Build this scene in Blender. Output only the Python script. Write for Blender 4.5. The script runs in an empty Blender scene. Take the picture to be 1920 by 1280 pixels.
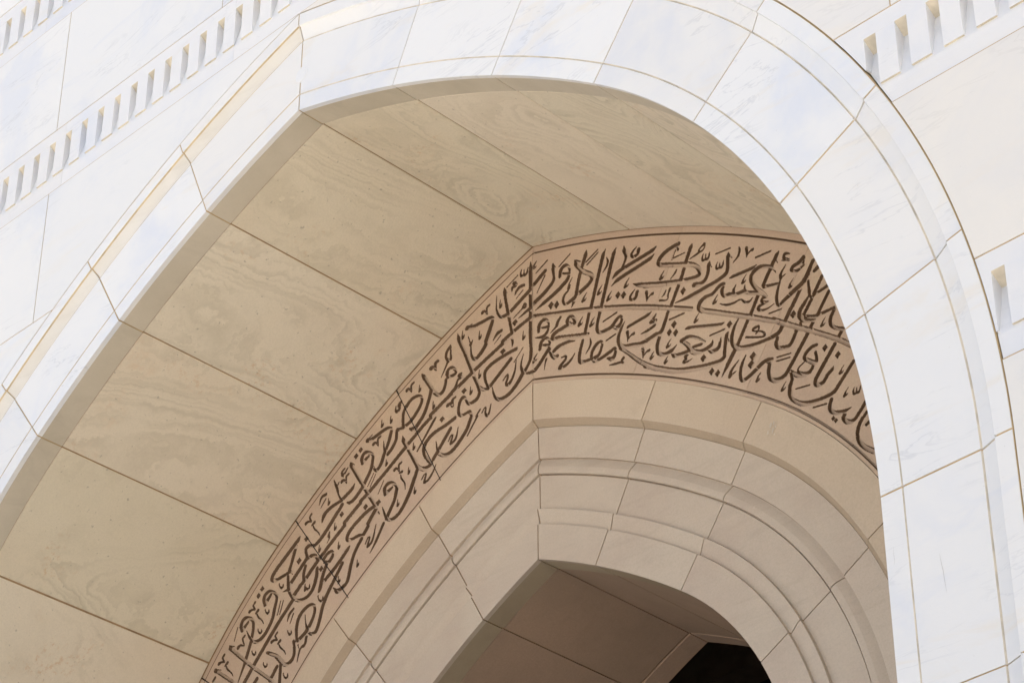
import bpy, math, random
import numpy as np
from mathutils import Matrix, Vector

C = bpy.context.scene.collection
SC = bpy.context.scene
Z0 = 13.884            # height of the outer arch's apex above the plaza

# ---------------------------------------------------------------- camera, sky, sun
cam_d = bpy.data.cameras.new('camera')
cam = bpy.data.objects.new('camera', cam_d)
C.objects.link(cam)
cam_d.sensor_width = 36.0
cam_d.lens = 4937.04 / 1920.0 * 36.0
cam_d.clip_start = 0.1
cam_d.clip_end = 3000.0
_yaw, _pit, _rol = math.radians(45.3568), math.radians(34.0994), math.radians(0.0439)
_f = Vector((-math.sin(_yaw) * math.cos(_pit), math.cos(_yaw) * math.cos(_pit), math.sin(_pit)))
_r = Vector((math.cos(_yaw), math.sin(_yaw), 0))
_u = _r.cross(_f)
_r2 = math.cos(_rol) * _r + math.sin(_rol) * _u
_u2 = -math.sin(_rol) * _r + math.cos(_rol) * _u
M = Matrix(((_r2.x, _u2.x, -_f.x, 11.85603), (_r2.y, _u2.y, -_f.y, -9.5), (_r2.z, _u2.z, -_f.z, Z0 - 12.28402), (0, 0, 0, 1)))
cam.matrix_world = M
SC.camera = cam

SUN_EL, SUN_AZ = math.radians(50), math.radians(196)     # height, angle to the left of straight in front of the wall
sun_dir = Vector((-math.sin(SUN_AZ) * math.cos(SUN_EL), -math.cos(SUN_AZ) * math.cos(SUN_EL), math.sin(SUN_EL)))
w = bpy.data.worlds.new('World')
SC.world = w
w.use_nodes = True
nt = w.node_tree
bg = nt.nodes['Background']
sky = nt.nodes.new('ShaderNodeTexSky')
sky.sky_type = 'NISHITA'
sky.sun_disc = False
sky.sun_elevation = SUN_EL
sky.sun_rotation = math.atan2(sun_dir.x, sun_dir.y) % (2 * math.pi)
sky.dust_density = 6.0
sky.air_density = 1.0
sky.ozone_density = 1.0
nt.links.new(sky.outputs['Color'], bg.inputs['Color'])
bg.inputs['Strength'].default_value = 0.14
sl = bpy.data.lights.new('sun', 'SUN')
sl.energy = 3.6
sl.angle = math.radians(0.53)
sl.color = (1.0, 0.97, 0.92)
sun = bpy.data.objects.new('sun', sl)
C.objects.link(sun)
sun.location = (-20, -20, 40)
sun.rotation_euler = sun_dir.to_track_quat('Z', 'Y').to_euler()
SC.view_settings.view_transform = 'Standard'
SC.view_settings.look = 'None'
SC.view_settings.exposure = 1.22
SC.view_settings.gamma = 1.0
SC.cycles.diffuse_bounces = 6
SC.cycles.max_bounces = 10

# ---------------------------------------------------------------- arch geometry (metres, z measured from the apex)
R1, R2, ZC, TH = 4.92432, 9.33855, -5.42267, math.radians(53.1026)
C2X, C2Z = -2.65023, -8.95279

def P(o, a):
    """point of the arch line offset by o towards the opening; a = angle (rad); a < 0 = metres down the jamb"""
    if a >= TH:
        return C2X + (R2 - o) * math.cos(a), C2Z + (R2 - o) * math.sin(a)
    if a >= 0:
        return (R1 - o) * math.cos(a), ZC + (R1 - o) * math.sin(a)
    return R1 - o, ZC + a

def Pnp(o, a):
    hi = a >= TH
    lo = (a >= 0) & ~hi
    x = np.where(hi, C2X + (R2 - o) * np.cos(a), np.where(lo, (R1 - o) * np.cos(a), R1 - o))
    z = np.where(hi, C2Z + (R2 - o) * np.sin(a), np.where(lo, ZC + (R1 - o) * np.sin(a), ZC + a))
    return x, z

def inv(x, z):
    """(offset, angle) of a point on the right half"""
    a = math.atan2(z - ZC, x)
    if z < ZC:
        return R1 - x, z - ZC
    if a < TH:
        return R1 - math.hypot(x, z - ZC), a
    return R2 - math.hypot(x - C2X, z - C2Z), math.atan2(z - C2Z, x - C2X)

def apex_angle(o, x0=0.0):
    return math.acos((x0 - C2X) / (R2 - o))

def apex_off(z):
    return R2 - math.hypot(C2X, z - C2Z)

def xcurve(z, o):
    zt = ZC + (R1 - o) * math.sin(TH)
    if z >= zt:
        q = (R2 - o) ** 2 - (z - C2Z) ** 2
        return max(0.0, C2X + math.sqrt(max(q, 0)))
    if z >= ZC:
        return math.sqrt(max((R1 - o) ** 2 - (z - ZC) ** 2, 0))
    return R1 - o

def shrink(a, o, g):
    """move the end of a cell by g metres (negative = downwards)"""
    if a <= 0:
        return a + g
    return a + g / ((R2 if a > TH + 1e-6 else R1) - o)

# ---------------------------------------------------------------- objects
def thing(name, label, cat, group=None, loc=(0, 0, 0)):
    o = bpy.data.objects.new(name, None)
    C.objects.link(o)
    o.empty_display_size = 0.2
    o.location = loc
    o['label'] = label
    o['category'] = cat
    if group:
        o['group'] = group
    return o

rnd = random.Random(7)

def obj(name, verts, faces, mat, parent=None, smooth=False, sharp=28, seed=None):
    loc = Vector((0, 0, 0))
    p = parent
    while p is not None:
        loc += p.location
        p = p.parent
    me = bpy.data.meshes.new(name)
    v = np.asarray(verts, dtype=np.float32) + np.array([0, 0, Z0], np.float32) - np.array(loc, np.float32)
    if isinstance(faces, np.ndarray):
        n = len(faces)
        me.vertices.add(len(v))
        me.vertices.foreach_set('co', v.ravel())
        me.loops.add(n * 4)
        me.loops.foreach_set('vertex_index', faces.astype(np.int32).ravel())
        me.polygons.add(n)
        me.polygons.foreach_set('loop_start', np.arange(0, n * 4, 4, dtype=np.int32))
        me.update(calc_edges=True)
    else:
        me.from_pydata([tuple(map(float, q)) for q in v], [], faces)
        me.update()
    if smooth:
        me.polygons.foreach_set('use_smooth', [True] * len(me.polygons))
        me.set_sharp_from_angle(angle=math.radians(sharp))
    me.materials.append(mat)
    o = bpy.data.objects.new(name, me)
    C.objects.link(o)
    if parent is not None:
        o.parent = parent
    o['seed'] = float(rnd.random() if seed is None else seed)
    return o

def sweep(name, prof, a0, a1, s, gap, mat, parent, n=14, apex=False, dy=0.0, chamfer=0.0, gap_end=None, seed=None, extra=None, sharp=28):
    """closed profile [(offset, y)] swept along the arch between angles a0 > a1 on side s"""
    ge = gap if gap_end is None else gap_end
    ts = [i / n for i in range(n + 1)]
    if chamfer:
        ln = max(0.3, abs(Vector(P(0, a0)).x - Vector(P(0, a1)).x) + abs(P(0, a0)[1] - P(0, a1)[1]))
        e = 0.009 / ln
        ts = [0, e] + ts[1:-1] + [1 - e, 1]
    V = []
    for i, t in enumerate(ts):
        for (o, y) in prof:
            oo = o
            if chamfer and i in (0, len(ts) - 1) and o > -0.03:
                oo = o - chamfer
            b0 = apex_angle(oo, gap / 2) if apex else shrink(a0, oo, -gap / 2)
            b1 = shrink(a1, oo, ge / 2)
            x, z = P(oo, b0 + (b1 - b0) * t)
            V.append((s * x, y + dy, z))
    m = len(prof)
    F = []
    for i in range(len(ts) - 1):
        for j in range(m):
            k = (j + 1) % m
            q = (i * m + j, i * m + k, (i + 1) * m + k, (i + 1) * m + j)
            F.append(q if s > 0 else q[::-1])
    a = tuple(range(m))
    b = tuple(range((len(ts) - 1) * m, len(ts) * m))
    F.append(a[::-1] if s > 0 else a)
    F.append(b if s > 0 else b[::-1])
    ob = obj(name, V, F, mat, parent, smooth=True, sharp=sharp, seed=seed)
    for mi, (mt, segs) in enumerate(extra or ()):       # (material, profile segments it covers)
        ob.data.materials.append(mt)
        for i in range(len(ts) - 1):
            for j in segs:
                ob.data.polygons[i * m + j].material_index = mi + 1
    return ob

def prism_y(name, poly, y0, y1, mat, parent, seed=None):
    """polygon [(x, z)] (counter-clockwise seen from the front, -y) extruded from y0 (front) to y1"""
    n = len(poly)
    V = [(x, y0, z) for x, z in poly] + [(x, y1, z) for x, z in poly]
    F = [tuple(range(n)), tuple(range(2 * n - 1, n - 1, -1))]
    for i in range(n):
        j = (i + 1) % n
        F.append((i, n + i, n + j, j))
    return obj(name, V, F, mat, parent, seed=seed)

# ---------------------------------------------------------------- materials
class NT:
    def __init__(s, name):
        s.m = bpy.data.materials.new(name)
        s.m.use_nodes = True
        s.t = s.m.node_tree
        s.b = s.t.nodes['Principled BSDF']
        s.b.inputs['Specular IOR Level'].default_value = 0.25
    def n(s, kind, **kw):
        q = s.t.nodes.new(kind)
        for k, v in kw.items():
            if k in q.inputs:
                s.inp(q, k, v)
            else:
                setattr(q, k, v)
        return q
    def inp(s, q, k, v):
        if hasattr(v, 'is_output'):
            s.t.links.new(v, q.inputs[k])
        else:
            q.inputs[k].default_value = v
    def math(s, op, a, b=None, c=None, clamp=False):
        q = s.t.nodes.new('ShaderNodeMath')
        q.operation = op
        q.use_clamp = clamp
        for i, v in enumerate((a, b, c)):
            if v is not None:
                s.inp(q, i, v)
        return q.outputs[0]
    def mix(s, f, a, b, mode='MIX'):
        q = s.t.nodes.new('ShaderNodeMix')
        q.data_type = 'RGBA'
        q.blend_type = mode
        s.inp(q, 0, f)
        for i, v in ((6, a), (7, b)):
            if isinstance(v, tuple):
                v = v if len(v) == 4 else v + (1,)
            s.inp(q, i, v)
        return q.outputs[2]
    def coords(s, scale=(1, 1, 1), rot=(0, 0, 0), seedmul=37.0):
        tc = s.n('ShaderNodeTexCoord')
        at = s.n('ShaderNodeAttribute', attribute_type='OBJECT', attribute_name='seed')
        sv = s.n('ShaderNodeVectorMath', operation='SCALE')
        sv.inputs[0].default_value = (1.0, 0.61, 1.73)
        s.inp(sv, 'Scale', s.math('MULTIPLY', at.outputs['Fac'], seedmul))
        mp = s.n('ShaderNodeMapping')
        s.inp(mp, 'Vector', tc.outputs['Object'])
        s.inp(mp, 'Location', sv.outputs[0])
        mp.inputs['Scale'].default_value = scale
        mp.inputs['Rotation'].default_value = rot
        return mp.outputs[0], at.outputs['Fac']
    def noise(s, vec, scale, detail=4, rough=0.55, dist=0.0):
        q = s.n('ShaderNodeTexNoise')
        s.inp(q, 'Vector', vec)
        q.inputs['Scale'].default_value = scale
        q.inputs['Detail'].default_value = detail
        q.inputs['Roughness'].default_value = rough
        q.inputs['Distortion'].default_value = dist
        return q.outputs['Fac']
    def ramp(s, f, lo, hi):
        q = s.n('ShaderNodeMapRange')
        q.interpolation_type = 'SMOOTHSTEP'
        s.inp(q, 0, f)
        q.inputs[1].default_value = lo
        q.inputs[2].default_value = hi
        return q.outputs[0]
    def bump(s, h, strength, dist):
        q = s.n('ShaderNodeBump')
        q.inputs['Strength'].default_value = strength
        q.inputs['Distance'].default_value = dist
        s.inp(q, 'Height', h)
        s.t.links.new(q.outputs[0], s.b.inputs['Normal'])
    def out(s, col, rough=0.7):
        s.inp(s.b, 'Base Color', col if hasattr(col, 'is_output') else col + (1,))
        s.b.inputs['Roughness'].default_value = rough
        return s.m

def marble(name, base, blue, warm, vein=1.0, creamy=0.25):
    t = NT(name)
    v, sd = t.coords((1, 1, 1), (0.3, 0.75, 0.2))
    vs, _ = t.coords((0.55, 1.0, 2.4), (0.0, 0.62, 0.0))
    vl, _ = t.coords((0.35, 1.0, 2.0), (0.0, 0.75, 0.0), 23.0)
    cl = t.noise(v, 0.9, 5, 0.6, 0.6)
    c = t.mix(t.ramp(cl, 0.47, 0.70), base, blue)
    st = t.noise(vl, 2.2, 7, 0.62, 1.0)
    c = t.mix(t.math('MULTIPLY', t.ramp(st, 0.55, 0.75), 0.55 * vein), c, blue)
    wn = t.noise(vs, 1.1, 6, 0.6, 1.2)
    c = t.mix(t.math('MULTIPLY', t.ramp(wn, 0.56, 0.74), 0.6 * vein), c, warm)
    # thin wandering veins
    vn = t.noise(vl, 1.5, 5, 0.6, 1.4)
    thin = t.ramp(t.math('ABSOLUTE', t.math('SUBTRACT', vn, 0.5)), 0.016, 0.0)
    pm = t.ramp(t.noise(v, 1.3, 2), 0.46, 0.66)
    c = t.mix(t.math('MULTIPLY', t.math('MULTIPLY', thin, pm), 0.34 * vein), c, tuple(q * 0.70 for q in blue))
    # small pits and specks
    sp = t.ramp(t.noise(v, 42, 2, 0.5), 0.74, 0.80)
    c = t.mix(t.math('MULTIPLY', sp, 0.25), c, tuple(q * 0.55 for q in warm))
    # some stones are creamier, each a touch lighter or darker
    c = t.mix(t.math('MULTIPLY', t.ramp(t.math('FRACT', t.math('MULTIPLY', sd, 7.31)), 0.35, 0.95), creamy), c, warm)
    c = t.mix(1.0, c, t.n('ShaderNodeCombineColor', Red=t.math('ADD', t.math('MULTIPLY', sd, 0.07), 0.95), Green=t.math('ADD', t.math('MULTIPLY', sd, 0.06), 0.955), Blue=t.math('ADD', t.math('MULTIPLY', sd, 0.04), 0.965)).outputs[0], 'MULTIPLY')
    t.bump(t.math('ADD', t.math('MULTIPLY', st, 0.5), t.math('MULTIPLY', t.noise(v, 60, 3), 0.5)), 0.18, 0.006)
    return t.out(c, 0.55)

def figured(name, base, line, stain, scale=(1.0, 0.42, 1.0), amount=0.72, rings=12.0):
    """sandstone with fine wood-like rings"""
    t = NT(name)
    v, sd = t.coords(scale, (0.1, 0.15, 0.35), 61.0)
    v1, _ = t.coords((1, 1, 1), (0, 0, 0), 61.0)
    field = t.noise(v, 0.75, 2.2, 0.35, 0.45)
    wig = t.math('ADD', t.math('MULTIPLY', t.noise(v1, 5.0, 3, 0.6), 0.55), t.math('MULTIPLY', t.noise(v1, 19.0, 3, 0.6), 0.28))
    ph = t.math('ADD', t.math('MULTIPLY', field, rings), wig)
    patch = t.ramp(t.noise(v1, 0.75, 3), 0.36, 0.56)
    c = t.mix(t.math('MULTIPLY', t.ramp(t.noise(v1, 0.6, 3), 0.42, 0.68), 0.5), base, tuple(0.62 * a + 0.38 * b for a, b in zip(base, stain)))
    tooth = None
    for mul, off, lo, st in ((1.0, 0.0, 0.60, 0.34), (2.3, 0.37, 0.46, 0.38), (4.1, 0.11, 0.40, 0.30)):
        fr = t.math('FRACT', t.math('ADD', t.math('MULTIPLY', ph, mul), off))
        ln = t.math('MULTIPLY', t.ramp(fr, lo, 0.93), t.ramp(fr, 1.0, 0.94))
        pm = t.ramp(t.noise(v1, 1.1 + mul * 0.5, 3, 0.55), 0.36, 0.60)
        ln = t.math('MULTIPLY', t.math('MULTIPLY', ln, pm), t.math('ADD', t.math('MULTIPLY', patch, 0.8), 0.2))
        c = t.mix(t.math('MULTIPLY', ln, st * amount * 1.6), c, line)
        tooth = ln if tooth is None else t.math('ADD', tooth, ln)
    sn = t.math('MULTIPLY', t.ramp(t.noise(v1, 1.15, 5, 0.6), 0.60, 0.74), t.ramp(t.noise(v1, 11, 5, 0.75), 0.44, 0.64))
    c = t.mix(t.math('MULTIPLY', sn, 0.75), c, stain)
    rust = t.math('MULTIPLY', t.ramp(t.noise(v1, 1.5, 3, 0.5), 0.58, 0.70), t.ramp(t.noise(v1, 24, 4, 0.7), 0.52, 0.66))
    c = t.mix(t.math('MULTIPLY', rust, 0.6), c, tuple(q * r for q, r in zip(stain, (0.85, 0.7, 0.5))))
    c = t.mix(t.math('MULTIPLY', t.ramp(t.math('FRACT', t.math('MULTIPLY', sd, 5.3)), 0.2, 0.95), 0.22), c, tuple(0.55 * a + 0.45 * b for a, b in zip(base, stain)))
    gr = t.noise(v1, 70, 3, 0.7)
    c = t.mix(t.math('MULTIPLY', t.ramp(gr, 0.35, 0.7), 0.24), c, tuple(q * 0.72 for q in base))
    pit = t.ramp(t.noise(v1, 30, 2, 0.5), 0.70, 0.74)
    c = t.mix(t.math('MULTIPLY', pit, 0.5), c, tuple(q * 0.4 for q in base))
    c = t.mix(1.0, c, t.n('ShaderNodeCombineColor', Red=t.math('ADD', t.math('MULTIPLY', sd, 0.07), 0.965), Green=t.math('ADD', t.math('MULTIPLY', sd, 0.065), 0.967), Blue=t.math('ADD', t.math('MULTIPLY', sd, 0.11), 0.945)).outputs[0], 'MULTIPLY')
    h = t.math('ADD', t.math('MULTIPLY', t.noise(v1, 55, 3, 0.6), 0.7), t.math('SUBTRACT', t.math('MULTIPLY', tooth, 0.15), t.math('MULTIPLY', pit, 0.8)))
    t.bump(h, 0.5, 0.006)
    return t.out(c, 0.85)

def plain_stone(name, base, alt, grain=0.16, bump=0.25, streak=(1, 1, 1)):
    t = NT(name)
    v, sd = t.coords((1, 1, 1))
    vs, _ = t.coords(streak, (0, 0.5, 0))
    c = t.mix(t.ramp(t.noise(v, 0.9, 5, 0.6), 0.38, 0.68), base, alt)
    c = t.mix(t.math('MULTIPLY', t.ramp(t.noise(vs, 3.0, 7, 0.66, 0.8), 0.48, 0.72), 0.35), c, tuple(q * 0.84 for q in alt))
    g = t.noise(v, 70, 3, 0.7)
    c = t.mix(t.math('MULTIPLY', t.ramp(g, 0.35, 0.7), grain), c, tuple(q * 0.68 for q in base))
    sp = t.ramp(t.noise(v, 26, 2, 0.5), 0.73, 0.78)
    c = t.mix(t.math('MULTIPLY', sp, 0.3), c, tuple(q * 1.25 for q in base))
    c = t.mix(1.0, c, t.n('ShaderNodeCombineColor', Red=t.math('ADD', t.math('MULTIPLY', sd, 0.07), 0.95), Green=t.math('ADD', t.math('MULTIPLY', sd, 0.08), 0.945), Blue=t.math('ADD', t.math('MULTIPLY', sd, 0.11), 0.93)).outputs[0], 'MULTIPLY')
    t.bump(t.math('ADD', g, t.noise(v, 30, 3)), bump, 0.003)
    return t.out(c, 0.85)

def flat(name, col, rough=0.9):
    t = NT(name)
    v, sd = t.coords()
    c = t.mix(t.ramp(t.noise(v, 6, 4, 0.6), 0.35, 0.7), col, tuple(q * 0.72 for q in col))
    return t.out(c, rough)

M_WALL = marble('white_marble_slab', (0.745, 0.755, 0.755), (0.665, 0.695, 0.745), (0.75, 0.73, 0.68), 1.0, 0.15)
M_WALLC = marble('cream_marble_slab', (0.735, 0.725, 0.695), (0.68, 0.685, 0.69), (0.74, 0.69, 0.61), 0.8, 0.35)
M_ARCH = marble('white_marble_voussoir', (0.735, 0.745, 0.75), (0.645, 0.68, 0.745), (0.725, 0.68, 0.60), 1.1)
M_DENT = marble('white_marble_dentil', (0.715, 0.725, 0.74), (0.655, 0.685, 0.74), (0.70, 0.67, 0.61), 0.6)
M_REVEAL = plain_stone('taupe_marble_reveal', (0.57, 0.515, 0.42), (0.49, 0.44, 0.35), 0.10, 0.2, (0.35, 0.8, 2.6))
M_SOFF = figured('figured_sandstone', (0.69, 0.63, 0.505), (0.45, 0.405, 0.305), (0.64, 0.48, 0.33))
M_FRIEZE = plain_stone('pink_sandstone', (0.46, 0.345, 0.26), (0.505, 0.39, 0.285), 0.28)
M_LETTER = plain_stone('carving_side_shade', (0.12, 0.075, 0.045), (0.15, 0.095, 0.06), 0.18)
M_GOLD = plain_stone('golden_sandstone', (0.525, 0.43, 0.325), (0.495, 0.395, 0.295), 0.28)
M_INNER = plain_stone('beige_sandstone', (0.50, 0.425, 0.34), (0.46, 0.375, 0.30), 0.26, 0.25, (0.4, 1, 3))
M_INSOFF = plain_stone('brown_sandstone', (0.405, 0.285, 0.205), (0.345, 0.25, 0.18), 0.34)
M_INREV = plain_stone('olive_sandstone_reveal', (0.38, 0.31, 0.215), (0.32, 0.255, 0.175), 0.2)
M_DUST = flat('dusty_groove', (0.71, 0.655, 0.56))
M_BOUNCE = flat('warm_bounce_marble', (0.66, 0.60, 0.49))
M_COVE = plain_stone('cream_streaked_marble', (0.665, 0.645, 0.60), (0.615, 0.58, 0.515), 0.06, 0.15, (0.3, 1.0, 3.0))
M_LINE = flat('ochre_line', (0.56, 0.455, 0.30))
M_BEV = plain_stone('shaded_sandstone_bevel', (0.41, 0.325, 0.235), (0.38, 0.295, 0.21), 0.26)  # browner colour paints in the shade on the downward-facing bevel
M_SEAL = flat('dark_joint_sealant', (0.035, 0.025, 0.02))
M_MORTAR = flat('ochre_mortar', (0.50, 0.37, 0.20))
M_MORTAR2 = flat('brown_mortar', (0.33, 0.22, 0.12))
M_BODY = flat('rough_masonry', (0.35, 0.30, 0.24))
M_HALL = flat('unlit_hall_black', (0.024, 0.021, 0.018))  # near-black base colour stands in for the lack of light inside
M_BEAM = flat('dark_timber', (0.14, 0.095, 0.06))
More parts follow.
